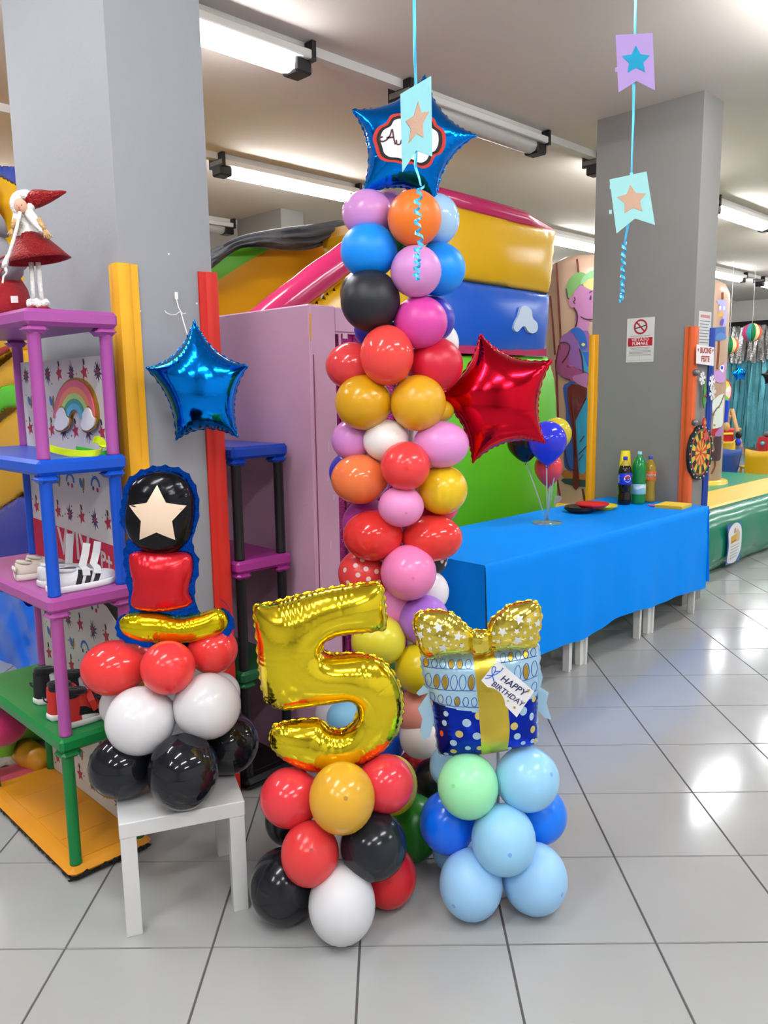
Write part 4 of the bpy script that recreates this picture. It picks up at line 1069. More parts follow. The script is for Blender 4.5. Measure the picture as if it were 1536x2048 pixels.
# patterned cards standing at the back of the shelves (abstract party print)
def card(label, z0, ztop, y0, y1, seed, redstrip=None, roundtop=False):
    xx = RW-.034
    t = thing('patterned_card', label, 'card', M=frame(AB(RA+xx, RB+y1, z0), -BX, [0, 0, 1]), group='patterned cards on the shelf rack')
    W, Hh = y1-y0, ztop-z0
    poly = [(0, 0), (W, 0), (W, Hh), (0, Hh)]
    if roundtop: poly = [(0, 0), (W, 0), (W, Hh*.55), (W*.93, Hh*.78), (W*.8, Hh*.93), (W*.62, Hh), (0, Hh)]
    MB().prism(poly, -.003, 0).build('card', paper('#cfc9c6'), t)
    r = random.Random(seed); cols = ['#b03048', '#3a6fb4', '#2a2230', '#8a7040', '#4a3a5c']
    ms = {c: MB() for c in cols}
    lo = .145 if redstrip else .02
    nx, ny = int(W/.10), max(1, int((Hh-lo)/.09))
    for i in range(nx):
        for j in range(ny):
            cx, cy = (i+.5+.25*(j % 2))*W/nx, lo+(j+.5)*(Hh-lo)/ny
            if cx > W-.03 or cy > Hh-.03 or (roundtop and cx > W*.8 and cy > Hh*.5): continue
            k = (i*2+j*3) % 4
            if k == 0:
                ms['#b03048'].prism([(cx+x, cy+y) for x, y in star_pts(.03, .014, rot=PI/2+.2)], 0, .0006)
                ms['#2a2230'].prism(circ(cx, cy+.036, .006, .012, 10, .3), 0, .0007)
            elif k == 1:
                ms['#3a6fb4'].line2([(cx+.032*math.cos(q), cy+.032*math.sin(q)) for q in [PI*n/12 for n in range(13)]], .012, FLAT, .0007)
                ms['#4a3a5c'].prism(circ(cx-.02, cy-.008, .008, n=8), 0, .0006); ms['#b03048'].prism(circ(cx+.014, cy-.012, .009, n=8), 0, .0006)
            elif k == 2:
                ms['#4a3a5c'].prism([(cx+(.034 if n % 2 else .016)*(.7+.5*r.random())*math.cos(2*PI*n/22), cy+(.038 if n % 2 else .018)*(.7+.5*r.random())*math.sin(2*PI*n/22)) for n in range(22)], 0, .0006)
                ms['#b03048'].prism(circ(cx, cy, .009, n=8), .0006, .0009)
            else:
                ms['#8a7040'].prism(circ(cx+.006, cy, .010, .026, 10, -.2), 0, .0006); ms['#3a6fb4'].prism(circ(cx-.014, cy+.004, .012, .020, 9, .4), 0, .0007)
            for n in range(2):
                qx, qy = cx+(r.random()-.5)*.09, cy+(r.random()-.5)*.08
                if .01 < qx < W-.02 and lo < qy < Hh-.02: ms['#2a2230'].prism(circ(qx, qy, .0018+.002*r.random(), n=6), 0, .0005)
    for c, m in ms.items():
        if m.f: stuff(m.build('printed_motifs', ink(c, .6), t))
    if redstrip:
        MB().prism([(0, 0), (W, 0), (W, .128), (0, .155)], 0, .0016).build('red_strip', paper('#c42848'), t)
        for txt, x, y, s, rot in redstrip:
            v, f = text_mesh(txt, s, bold=.002); c1_, s1_ = math.cos(rot), math.sin(rot)
            MB().add([(x+a*c1_-b*s1_, y+a*s1_+b*c1_, .002+q) for a, b, q in v], f).build('lettering', paper('#cfcac8'), t)
    return t
card('white patterned card behind the rainbow plaque, upper card of the rack', Z2, 1.80, .055, .80, 1)
card('white patterned card with a crimson lettered strip, behind the white sneaker', Z3, 1.405, .055, .80, 2, [('WIV', W_*1.02, .085, .15, 0), ('P+', .66, .062, .085, -.06)])
card('white patterned card with a rounded corner, behind the red balloons', Z4, .93, .02, .80, 3, None, True)
card('white patterned card behind the lowest level of the rack', .056, .455, .02, .80, 4)

# rainbow plaque
def plaque():
    xx = RW-.045
    c = ona(152, 815, RA+xx)
    t = thing('rainbow_plaque', 'rainbow plaque with two white clouds and gold edges on the blue shelf', 'plaque', M=frame(AB(RA+xx, c[0], c[1]), -BX, [0, 0, 1]))
    def P(x, y):
        q = ona(x, y, RA+xx); return (-(q[0]-c[0]), q[1]-c[1])
    GE = mat('gold_edge', '#b88a2e', .25, metal=.8)
    arcs = []
    x0, y0 = 150, 838
    def arc(rx, ry, r0): return [(x0+rx*math.cos(q), y0-ry*math.sin(q)) for q in [PI-.02-PI*n/16 for n in range(17)]]
    radii = [(41, 78), (35, 65), (28.5, 52), (23, 41), (18, 31), (11, 19)]
    MB().prism([P(*p) for p in arc(44, 83, 0)]+[P(*p) for p in arc(9, 15, 0)[::-1]], -.012, 0).build('gold_back', GE, t)
    for k, hexc in enumerate(('#d8607c', '#ea8a66', '#b8d87c', '#3f9c96', '#58b4d4')):
        MB().prism([P(*p) for p in arc(*radii[k], 0)]+[P(*p) for p in arc(*radii[k+1], 0)[::-1]], 0, .004).build('rainbow_band', plast(hexc, .3), t)
    for cx, s in ((125, -1), (178, 1)):
        L_ = [(cx-9*1, 858), (cx-12, 848), (cx-9, 838), (cx-8, 826), (cx, 815), (cx+7, 822), (cx+10, 832), (cx+15, 838), (cx+14, 850), (cx+8, 857), (cx, 861)]
        L2 = [(cx+(x-cx)*1.22, 838+(y-838)*1.16) for x, y in L_]
        MB().prism([P(*p) for p in smoothpoly(L2, 3)], 0, .004).build('cloud_edge', GE, t)
        MB().prism([P(*p) for p in smoothpoly(L_, 3)], .004, .009).build('cloud', plast('#e6e2e8', .3), t)
plaque()
# neon slap band
t = thing('slap_band', 'neon yellow slap bracelet with one curled end on the blue shelf', 'bracelet', AB(RA+.16, RB+.3, Z2))
pts = [at(92, 893, 2.73), at(105, 898, 2.70), at(125, 903, 2.68), (at(150, 907, 2.66)), at(172, 908, 2.65), at(186, 907, 2.65), at(198, 905, 2.67), at(204, 898, 2.70), at(205, 888, 2.70), at(200, 881, 2.69), at(192, 879, 2.68), at(187, 880, 2.66)]
MB().strip(smoothline(pts, 4), .024, (.35, -.1, 1.0), .0015).build('band', mat('neon_yellow', '#d8ee1c', .3, vary=.03), t, world=True)
t = thing('slap_band', 'neon green slap bracelet behind the yellow one on the blue shelf', 'bracelet', AB(RA+.2, RB+.2, Z2))
MB().strip(smoothline([at(152, 897, 2.80), at(180, 902, 2.76), at(205, 907, 2.73), at(220, 904, 2.73)], 4), .018, (.3, -.3, 1.0), .0015).build('band', mat('neon_green', '#46d02c', .3, vary=.03), t, world=True)

# ------------------------------------------------------------------ shoes
def shoe(label, a, b, z, rot, L, body, sole, accent, kind, heelc=None, lining='#1a1a1e', group='small shoes on the shelf rack', h=.075):
    t = thing('shoe', label, 'shoe', AB(a, b, z), R45+rot, group)
    w = L*.185; n = 20
    def half(x): # half width along the length
        u = x/L
        return w*(.78+.22*math.sin(PI*min(u*1.1, 1)))*(1-(max(0, u-.72)/.28)**2.6*.72)*(1-(max(0, .12-u)/.12)**2*.35)
    def outline(g):
        xs = [L*(.5-.5*math.cos(PI*k/14)) for k in range(15)]
        up = [(x, (half(x)+g)*(1 if 0 < k < 14 else .55)) for k, x in enumerate(xs)]
        up[0] = (-g, w*.38); up[-1] = (L+g, w*.10)
        return up+[(x, -y) for x, y in up[::-1]]
    m = MB(); o = outline(.003)
    m.loft([[(x, y, 0) for x, y in outline(-.002)], [(x, y, .005) for x, y in o], [(x, y, .02+.004*(x/L > .85)) for x, y in o], [(x, y, .023) for x, y in outline(0)]])
    sharp(m.build('sole', plast(sole, .45), t), 50)
    # upper
    top = {'low': lambda u: .030+h*.42*(1-.55*min(max((u-.38)/.5, 0), 1)**.9)-(.0 if u < .9 else (u-.9)*.12), 'high': lambda u: .030+h*(.95 if u < .35 else .95-.72*min((u-.35)/.42, 1)**.8)-(.0 if u < .9 else (u-.9)*.1)}
    topf = top['high' if kind == 'high' else 'low']
    rings = []
    for k in range(17):
        u = .005+.985*k/16; x = u*L; hw = half(x)*.97*(.7 if k in (0, 16) else 1); zt = topf(u); r = []
        for i in range(14):
            q = PI*i/13; cz = max(0.0, math.sin(q))**.75; cy = math.cos(q)
            r.append((x, hw*(1 if cy >= 0 else -1)*abs(cy)**.6*(1-.30*cz*(1 if kind == 'high' else .8)), .018+(zt-.018)*cz))
        rings.append(r)
    if heelc:
        sharp(MB().loft(rings[:5]).build('heel_panel', plast(heelc, .5), t), 60); MB().loft(rings[4:]).build('upper', plast(body, .5), t)
    else: MB().loft(rings).build('upper', plast(body, .5), t)
    # opening
    zc = topf(.22); col = [(L*.235+L*.17*math.cos(q), half(L*.22)*.62*math.sin(q), zc-.002+.006*math.cos(q)*-1) for q in [2*PI*i/18 for i in range(18)]]
    MB().tube(col, .0065 if kind != 'high' else .010, 8, closed=True).build('collar', cloth(lining) if kind == 'high' else plast(body, .5), t)
    MB().prism([(x, y) for x, y, z_ in col], zc-.006, zc+.001).build('inside', cloth(lining if kind != 'low' else '#3a3a40'), t)
    return t, half, topf
def side_quad(t, half, topf, L, pts, m, name, off=.0012):
    """a flat patch on the outer side (local -y) given as (u along length, v 0..1 of the upper height)"""
    k = MB(); n = len(pts); c = np.mean(np.array(pts), 0)
    def P(u, v_):
        q = math.asin(min(max(v_, 0), .97)**(1/.75)); cy = math.cos(q)
        zt = topf(u); return (u*L, -(half(u*L)*.97*abs(cy)**.6*(1-.24*v_)+off), .018+(zt-.018)*v_)
    R_ = 4; v = [P(*c)]
    D = []
    for i in range(n):
        for s in range(4): D.append(np.array(pts[i])+(np.array(pts[(i+1) % n])-np.array(pts[i]))*s/4)
    for r in range(1, R_+1): v += [P(*(c+(d-c)*r/R_)) for d in D]
    N_ = len(D); f = [(0, 1+i, 1+(i+1) % N_) for i in range(N_)]
    for r in range(1, R_):
        f += [(1+(r-1)*N_+i, 1+r*N_+i, 1+r*N_+(i+1) % N_, 1+(r-1)*N_+(i+1) % N_) for i in range(N_)]
    return k.add(v, f, 0, True).build(name, m, t)
Ls = .245
t, hf, tf = shoe('white sneaker with three black stripes and two upright straps on the pink-purple shelf', RA+.035, RB+.085, Z3, .02, Ls, '#e4e4e8', '#ececec', '#111', 'low', h=.105)
for k in range(3):
    x = .30+.125*k
    side_quad(t, hf, tf, Ls, [(x, .05), (x+.085, .05), (x+.175, .93-.04*k), (x+.095, .93-.04*k)], ink('#15151c'), 'black_stripe')
side_quad(t, hf, tf, Ls, [(.0, .45), (.05, .45), (.06, .75), (.0, .75)], ink('#15151c'), 'heel_patch')
for x, ln in ((.105, .085), (.145, .08)):
    k = MB(); y0 = -.03
    k.strip([(x+.012, -.040, .048), (x+.016, -.030, .066), (x+.012, -.012, .078), (x+.030, .0, .112), (x+.042, .006, .150)], .026, (1, 0, 0), .003)
    k.build('strap', plast('#dcdcdc', .6), t)
t, hf, tf = shoe('second white sneaker with grey straps, half hidden behind the striped one', RA+.05, RB+.20, Z3, .02, Ls*.95, '#d2d2d8', '#dcdcdc', '#111', 'low', h=.10)
MB().strip([(.10, -.02, .07), (.115, .0, .12), (.125, .01, .17)], .026, (1, 0, 0), .003).build('strap', plast('#bcbcbe', .6), t)
for i, (a_, b_) in enumerate(((RA+.03, RB+.36), (RA+.09, RB+.42))):
    t, hf, tf = shoe(('beige baby shoe with a bow at the heel, in front on the pink-purple shelf', 'second beige baby shoe, behind the first on the pink-purple shelf')[i], a_, b_, Z3, -.15, .14, '#c9bdb0', '#d6cdc2', '#b0a090', 'low', lining='#a08878', h=.085)
    k = MB(); k.ell((-.004, .012, .045), (.006, .014, .010), 10, 6); k.ell((-.004, -.012, .045), (.006, .014, .010), 10, 6); k.ell((-.006, 0, .045), (.006, .006, .007), 8, 6)
    k.strip([(-.006, 0, .042), (-.008, -.01, .028), (-.007, -.016, .016)], .008, (0, 1, .3), .002); k.build('bow', plast('#d2c8bc', .5), t)
# dark high sneakers on the green shelf
def puma(label, a_, b_, rot, body, heel, swoosh):
    t, hf, tf = shoe(label, a_, b_, Z4, rot, .20, body, '#dcdcda', '#111', 'high', heelc=heel, h=.10)
    side_quad(t, hf, tf, .20, [(.22, .22), (.55, .18), (.80, .30), (.86, .50), (.70, .52), (.45, .42), (.25, .50)], ink(swoosh), 'side_flash')
    side_quad(t, hf, tf, .20, [(.26, .04), (.66, .04), (.52, .20), (.26, .20)], ink('#d8d8d8'), 'side_panel', .0016)
    for i in range(3): MB().tube([(.105+.016*i, -.03+.003*i, .085-.010*i), (.108+.016*i, 0, .093-.011*i), (.105+.016*i, .03-.003*i, .085-.010*i)], .0035, 6).build('lace', cloth('#141418'), t)
    MB().strip([(.10, -.046, .05), (.088, -.042, .085), (.092, -.01, .104), (.092, .02, .104)], .022, (1, 0, .3), .003).build('strap', plast('#c8342a' if heel == '#c42a26' else '#16161a', .5), t)
    MB().tube([(-.004, .008, .082), (-.014, .004, .088), (-.014, -.004, .080), (-.004, -.008, .07)], .003, 6).build('heel_loop', cloth('#101838'), t)
    MB().ell((.035, 0, .115), (.035, .026, .022), 14, 8).build('padded_collar', cloth('#0e0e12'), t)
puma('red and black sneaker with a white sole, front one on the green shelf', RA+.055, RB+.10, .02, '#c03026', '#c42a26', '#131318')
puma('red and black sneaker, showing its heel left of the front post on the green shelf', RA+.045, RB+.20, .06, '#1a1a20', '#c42a26', '#c03026')
puma('black and white sneaker with a blue heel loop at the left of the green shelf', RA+.07, RB+.385, .12, '#d4d4d6', '#16161c', '#14161f')
puma('black and white sneaker seen behind the red one on the green shelf', RA+.13, RB+.27, .05, '#bcbcbc', '#16161c', '#14161f')

# ------------------------------------------------------------------ doll and gnome on top of the rack
def doll():
    Y = 2.66; k = mpp(Y); base = at(74, 606, Y)
    t = thing('christmas_doll', 'standing doll with a red sequin skirt, white top and pointed red hat on the rack', 'doll', base)
    SEQ = mat('red_sequins', '#930a10', .28, metal=.35, vary=.35, vscale=160, bump=1.0, bscale=170)
    FUR = mat('white_fur', '#eeecea', .95, vary=.06, vscale=80, bump=1.0, bscale=140, sheen=.4)
    KNIT = mat('white_knit', '#eceae6', .9, vary=.06, vscale=50, bump=.6, bscale=120)
    P = lambda x, y, d=0: at(x, y, Y+d)
    def rings(L_, n=18, ripple=0):
        out = []
        for (x, y, rx, ry, dx, dz) in L_:   # centre px, half-width px, depth px, tilt
            c = P(x, y); out.append([tuple(c+np.array([rx*k*math.cos(q)*(1+ripple*math.sin(5*q)), ry*k*math.sin(q), dz*k*math.cos(q)])) for q in [2*PI*i/n for i in range(n)]])
        return out
    MB().loft(rings([(52, 452, 24, 18, 0, 0), (60, 462, 30, 22, 0, 1), (67, 480, 42, 30, 0, 3), (73, 496, 52, 38, 0, 5), (77, 509, 60, 44, 0, 8), (76, 509, 57, 41, 0, 8), (70, 490, 40, 30, 0, 4)], 26, .03)).build('skirt', SEQ, t, world=True)
    MB().loft(rings([(44, 404, 12, 10, 0, 0), (44, 414, 17, 13, 0, 0), (45, 432, 21, 16, 0, 0), (50, 452, 26, 19, 0, 1), (53, 462, 29, 21, 0, 1)])).build('top', KNIT, t, world=True)
    MB().tube([P(56, 412, -.02), P(68, 428, -.04), P(82, 446, -.045), P(96, 456, -.03)], [10*k, 9*k, 7.5*k, 5*k], 10).build('arm', KNIT, t, world=True)
    MB().tube([P(36, 412, -.02), P(30, 432, -.04), P(28, 452, -.04)], [8*k, 7*k, 5*k], 10).build('arm', KNIT, t, world=True)
    SKIN = mat('doll_skin', '#d8a890', .7)
    hd = P(40, 399, -.036)
    MB().ell(tuple(hd), (12*k, 12*k, 14*k), 16, 10).build('head', SKIN, t, world=True)
    f = MB(); f.ell(tuple(P(37, 401, -.060)), (2.6*k, 2.6*k, 2.2*k), 8, 6); f.build('nose', mat('doll_nose', '#d0806c', .7), t, world=True)
    e = MB(); e.ell(tuple(P(33, 398, -.054)), (1.1*k,)*3, 6, 5); e.ell(tuple(P(42, 397, -.056)), (1.1*k,)*3, 6, 5); e.build('eyes', ink('#1c1410'), t, world=True)
    MB().ell(tuple(P(37, 407, -.055)), (2.4*k, 1*k, .8*k), 8, 5).build('mouth', ink('#a04038'), t, world=True)
    hood = MB(); ringp = [P(42+16*math.cos(q)+2, 396+18*math.sin(q)-2, -.022+.012*math.cos(q)) for q in [2*PI*i/16 for i in range(16)]]
    hood.tube(ringp, 9*k, 10, closed=True); hood.ell(tuple(P(50, 390, .012)), (22*k, 18*k, 22*k), 16, 10)
    hood.build('fur_hood', FUR, t, world=True)
    MB().loft([[tuple(P(x, y)+np.array([r*k*.35*math.sin(0)+r*k*math.cos(q)*.55, r*k*.9*math.sin(q), r*k*math.cos(q)])) for q in [2*PI*i/16 for i in range(16)]] for x, y, r in ((58, 388, 20), (72, 386, 18.5), (88, 384, 15), (104, 380, 11), (118, 375, 7), (131, 371, 2))]).build('hat', SEQ, t, world=True)
    TAN = mat('straw_hair', '#cfa873', .9, vary=.15, vscale=200, bump=.6, bscale=200)
    for path, ends in (([(76, 424), (82, 436), (88, 446)], [(88, 463), (94, 464), (99, 464), (104, 461)]), ([(30, 424), (27, 434), (24, 444)], [(14, 456), (18, 459), (23, 460)])):
        b = MB(); b.tube([P(x, y, -.05) for x, y in path], [4.5*k, 5*k, 4*k], 8)
        for x, y in ends: b.tube([P(*path[-1], -.05), P((path[-1][0]+x)/2, (path[-1][1]+y)/2, -.052), P(x, y, -.052)], [2.2*k, 2*k, 1.6*k], 6)
        b.build('braid', TAN, t, world=True)
    MB().tube(smoothline([P(39, 410, -.05), P(33, 440, -.055), P(25, 470, -.06), P(17, 495, -.06), P(9, 518, -.06), P(12, 532, -.06), P(6, 540, -.06), P(4, 554, -.06)]), [3.2*k]*20+[1.8*k]*9, 8).build('scarf_cord', KNIT, t, world=True)
    MB().tube([P(14, 497, -.06), P(9, 515, -.06), P(6, 523, -.06)], [3*k, 6*k, 4*k], 8).build('cord_tassel', FUR, t, world=True)
    for x, y in ((41, 434), (35, 447)): MB().ell(tuple(P(x, y, -.042)), (4.2*k, 1.5*k, 4.2*k), 12, 6).build('button', plast('#a89c8c', .6), t, world=True)
    for x0, x1 in ((61, 67), (75, 83)): MB().tube([P(x0, 512), P((x0+x1)/2, 552), P(x1, 590)], [4.6*k, 4.4*k, 4.2*k], 10).build('leg', KNIT, t, world=True)
    for x, y, d in ((66, 596, 0), (84, 597, -.02)):
        MB().ell(tuple(P(x+3, y+9, d-.015)), (13*k, 18*k, 6.5*k), 14, 8).build('boot', SEQ, t, world=True)
        k2 = MB(); r5 = random.Random(int(x))
        for i in range(9):
            q = 2*PI*i/9; k2.ell(tuple(P(x+9*math.cos(q), y-2+3*math.sin(q*2), d+.022*math.sin(q))), (6*k, 6*k, (6+2*r5.random())*k), 8, 6)
        k2.build('fur_cuff', FUR, t, world=True)
doll()
dl = bpy.data.objects['christmas_doll']; dl.location.z += Z1-at(74, 611, 2.66)[2]
def gnome():
    Y = 2.80; k = mpp(Y); base = at(2, 612, Y); base[2] = Z1
    t = thing('gnome_figure', 'plump gnome figure in red with a grey sleeve, at the left edge on the rack', 'figurine', base)
    RF = cloth('#a01620'); GF = cloth('#8e8c92')
    MB().lathe([(.085, 0), (.097, .01), (.098, .05), (.090, .09), (.072, .125), (.05, .15), (.001, .155)], 24).build('body', RF, t)
    MB().tube([at(-12, 500, Y)-base, at(5, 522, Y-.03)-base, at(28, 550, Y-.05)-base], [.055, .05, .036], 12).build('sleeve', GF, t)
    st = MB()
    for i in range(3):
        c = at(13+5*i, 532+6*i, Y-.038-.004*i)-base; ax = at(28, 550, Y-.05)-at(5, 522, Y-.03); ax /= np.linalg.norm(ax); e = np.cross(ax, [0, 0, 1.]); e /= np.linalg.norm(e); g2 = np.cross(ax, e)
        st.tube([c+(e*math.cos(q)+g2*math.sin(q))*(.0475-.003*i) for q in [2*PI*n/20 for n in range(20)]], .0022, 6, closed=True)
    st.build('sleeve_stripes', cloth('#c24858'), t)
    MB().ell(tuple(at(42, 530, Y-.03)-base), (.02, .02, .018), 12, 8).build('hand', GF, t)
    MB().tube([at(-20, 470, Y)-base, at(-22, 440, Y)-base, at(-24, 400, Y)-base], [.06, .05, .01], 14).build('hat', GF, t)
    MB().box(-.012, .012, -.0008, .0008, -.012, .010).build('care_label', paper('#e6e2de'), t, loc=tuple(at(29, 598, Y-.095)-base))
gnome()

# ================================================================== PINK PLAYHOUSE
M_PINK = mat('pink_satin', '#cfa2bd', .38, vary=.05, vscale=3, bump=.12, bscale=7, spec=.4)
HA, HB0, HW, HD, HH = 2.09, 2.53, .70, .95, 2.015
t = thing_ab('playhouse', 'pink satin-covered playhouse with a doorway, behind the tall balloon column', 'playhouse', HA, HB0)
MB().box(0, .025, .004, HD, 0, HH, bev=.006).build('side_panel', M_PINK, t)
MB().box(HW-.025, HW, .004, HD, 0, HH, bev=.006).build('side_panel', M_PINK, t)
MB().box(.025, HW-.025, HD-.025, HD, 0, HH, bev=.006).build('back_panel', M_PINK, t)
dx = onb(674, 800, HB0)[0]-HA; dz = onb(676, 664, HB0)[1]
k = MB().box(.004, dx, 0, .025, 0, HH-.002, bev=.004); k.build('front_panel', M_PINK, t)
MB().box(dx, HW, .002, .025, dz, HH-.006, bev=.004).build('door_header', M_PINK, t)
MB().box(HW-.10, HW, 0, .025, 0, dz, bev=.004).build('front_panel', M_PINK, t)
FOILP = mat('pink_fringe', '#9c2a70', .2, metal=.9, vary=.3, vscale=60, bump=.8, bscale=120)
fr = MB()
for i in range(16):
    x = dx+.004+(HW-.1-dx-.01)*i/16; fr.strip([(x+.004*math.sin(j*1.3+i), .03+.008*math.sin(j+i*2), dz-.004-j*(dz-.05)/8) for j in range(9)], .034, (1, .3*math.sin(i), 0), .0006)
stuff(fr.build('foil_fringe', FOILP, t))
MB().box(.0, .007, -.002, .002, HH-.14, HH-.04).build('worn_edge', plast('#d9a24a', .6), t)
MB().box(.012, .016, -.002, .001, .1, HH-.2).build('corner_seam', plast('#8a3a60', .6), t)
for x, y, w_, h_ in ((657, 893, 4, 11), (667, 995, 5, 5), (661, 1090, 5, 7), (655, 960, 5, 2), (690, 672, 12, 5)):
    q = onb(x, y, HB0); MB().box(q[0]-HA-w_*.0011, q[0]-HA+w_*.0011, -.0012, 0, q[1]-h_*.0021, q[1]+h_*.0021).build('tape', paper('#d8b4c8'), t)
cr = MB()
for x0, y0, x1, y1 in ((600, 1030, 612, 1060), (604, 1012, 616, 1008), (540, 660, 560, 662)):
    q0_, q1_ = ona(x0, y0, HA), ona(x1, y1, HA)
    cr.strip([(-.001, q0_[0]-HB0, q0_[1]), (-.0015, (q0_[0]+q1_[0])/2-HB0+.004, (q0_[1]+q1_[1])/2), (-.001, q1_[0]-HB0, q1_[1])], .006, (0, 1, 0), .001)
stuff(cr.build('satin_creases', M_PINK, t))

# ================================================================== INFLATABLE SLIDE BEHIND THE TABLE
SB = 4.0
t = thing('inflatable_slide', 'large inflatable slide with yellow, blue and lime panels and a magenta tube', 'bouncy castle', M=frame(BX*SB, AX, [0, 0, 1]))
pb_ = lambda L_, b=SB: [onb(x, y, b) for x, y in L_]
PY, PBL, PLIME, PMAG = pvc('#dba90c', .25), pvc('#0b57c4', .28), pvc('#5fbf1c', .3), pvc('#b52a5e', .22)
A_L = 4.28
z_top = onb(1110, 458, SB)[1]
foil('yellow_panel', [(A_L, z_top+.02), onb(960, 426, SB), onb(1040, 447, SB), onb(1111, 461, SB), onb(1106, 500, SB), onb(1101, 545, SB), onb(1097, 588, SB), onb(930, 562, SB), (A_L, 2.49)], PY, t, puff=.30, res=.02, crimp=.022, lam=.085, rim=0, seed=41)
foil('blue_panel', [(A_L, 2.49), onb(930, 562, SB), onb(1097, 588, SB), onb(1094, 640, SB), onb(1087, 708, SB), onb(1000, 704, SB), onb(918, 697, SB), (A_L, 1.99)], PBL, t, puff=.30, res=.02, crimp=.015, lam=.10, rim=0, seed=42)
MB().box(A_L, onb(1087, 708, SB)[0], 1.93, 1.99, -.25, .03).build('magenta_band', PMAG, t)
foil('lime_panel', [(A_L, 1.94), onb(905, 712, SB), onb(1000, 712, SB), onb(1095, 714, SB), onb(1106, 760, SB), onb(1109, 850, SB), onb(1108, 950, SB), (onb(1104, 1010, SB)[0], .02), (A_L, .02)], PLIME, t, puff=.25, res=.025, crimp=.015, lam=.1, rim=0, seed=43)
MB().box(A_L+.05, 5.98, .02, z_top-.04, -1.15, -.18, bev=.1).build('inner_body', pvc('#b8860c', .4), t)
MB().tube([(A_L, z_top+.05, -.04), (5.0, z_top+.045, -.05), (5.6, z_top+.03, -.04), (6.03, z_top-.02, -.03)], [.07, .075, .07, .03], 12).build('top_tube', PMAG, t)
MB().prism(smoothpoly([(onb(x, y, SB)) for x, y in ((1009, 658), (1012, 645), (1018, 634), (1024, 616), (1034, 614), (1044, 622), (1047, 638), (1056, 648), (1056, 662), (1047, 668), (1038, 664), (1032, 655), (1026, 655), (1016, 665))], 3), .07, .094).build('printed_cloud', pvc('#c4d4e8', .4), t)
# generic straw stack printed on the lime panel
kz = .06
st = MB(); st.prism(smoothpoly(pb_([(1005, 1040), (1010, 1000), (1018, 950), (1024, 905), (1040, 905), (1056, 940), (1064, 985), (1070, 1030), (1072, 1060), (1005, 1060)]), 3), kz, kz+.035); st.build('printed_straw_stack', pvc('#cdbf72', .5), t)
ht = MB()
for i in range(34):
    x, y = 1018+((i*37) % 46), 925+((i*53) % 120); q = onb(x, y, SB); r_ = onb(x+1.5, y+7, SB); ht.line2([q, r_], .008, FLAT, kz+.0365)
stuff(ht.build('printed_straw_lines', ink('#4a4220'), t))
for L_ in ([(1066, 940), (1078, 936), (1082, 960), (1074, 970), (1068, 962)], [(1082, 1000), (1100, 990), (1106, 996), (1090, 1012), (1080, 1030), (1074, 1020)]):
    MB().prism(smoothpoly(pb_(L_), 3), kz, kz+.032).build('printed_leaf', pvc('#a9aeb6', .5), t)
# the sloping side with its magenta tube
p0, p1 = onb(470, 688, SB), onb(800, 444, SB)
SL = lambda s: (p0[0]+(p1[0]-p0[0])*s, p0[1]+(p1[1]-p0[1])*s+.03*math.sin(PI*s))
MB().tube([SL(s/14)+(.0,) for s in range(15)], [.096*(1+.03*math.sin(s*2.2)) for s in range(15)], 16).build('slope_tube', pvc('#b8285c', .16), t)
foil('side_panel', [(p0[0], .02), (p0[0], p0[1]-.10)]+[(SL(s/6)[0], SL(s/6)[1]-.13) for s in range(7)]+[(A_L+.02, p1[1]-.2), (A_L+.02, .02)], PY, t, puff=.15, res=.03, crimp=.01, lam=.1, rim=0, seed=44)
# far side wall of the slide with its lime edge
FB = 5.25
fw = lambda L_: [onb(x, y, FB)+(-(FB-SB),) for x, y in L_]
k = MB(); L1 = pb_([(380, 640), (380, 602), (425, 566), (445, 553), (490, 524), (537, 498), (600, 492), (654, 478), (656, 540), (640, 600), (630, 640)], FB)
L1 = [(L1[0][0]-.3, .02)]+[(L1[0][0]-.3, L1[1][1]-.1)]+L1[1:-1]+[(L1[-1][0], .02)]
M_FW = pvc('#d99a0e', .4)
k.prism(L1, -(FB-SB)-.35, -(FB-SB)).build('far_wall', M_FW, t)
L2 = pb_([(380, 602), (425, 566), (445, 553), (490, 524), (537, 498), (524, 488), (490, 491), (460, 506), (425, 528), (380, 560)], FB)
MB().prism(L2, -(FB-SB)-.30, -(FB-SB)+.03).build('lime_edge', pvc('#57b41c', .35), t)
# grey tarpaulin sagging over the slide
t = thing('tarpaulin', 'dark grey tarpaulin sagging over the back of the inflatable slide', 'tarpaulin', AB(4.2, 5.0, 2.9))
topL = smoothline([(380, 520), (425, 497), (480, 472), (560, 456), (640, 446), (700, 436), (760, 428)], 5); botL = smoothline([(380, 566), (425, 536), (482, 497), (560, 500), (625, 498), (690, 474), (760, 462)], 5)
n_ = len(topL); V = []; r7 = np.random.default_rng(3)
for i in range(n_):
    for j in range(11):
        s = j/10; q = np.array(topL[i])*(1-s)+np.array(botL[i])*s
        bb = 5.12-.12*math.sin(PI*s)-.03*math.sin(i*.7+j*1.9)-.025*math.sin(i*.33-j*2.7)-(.05 if j % 3 == 1 else 0)
        p = onplane(q[0], q[1], BX*bb, BX); V.append(tuple(p))
MB().add(V, [(i*11+j, (i+1)*11+j, (i+1)*11+j+1, i*11+j+1) for i in range(n_-1) for j in range(10)], 0, True).build('sheet', mat('grey_tarp', '#55565a', .55, vary=.2, vscale=8, bump=.9, bscale=16, stretch=(1, 1, 5)), t, world=True)

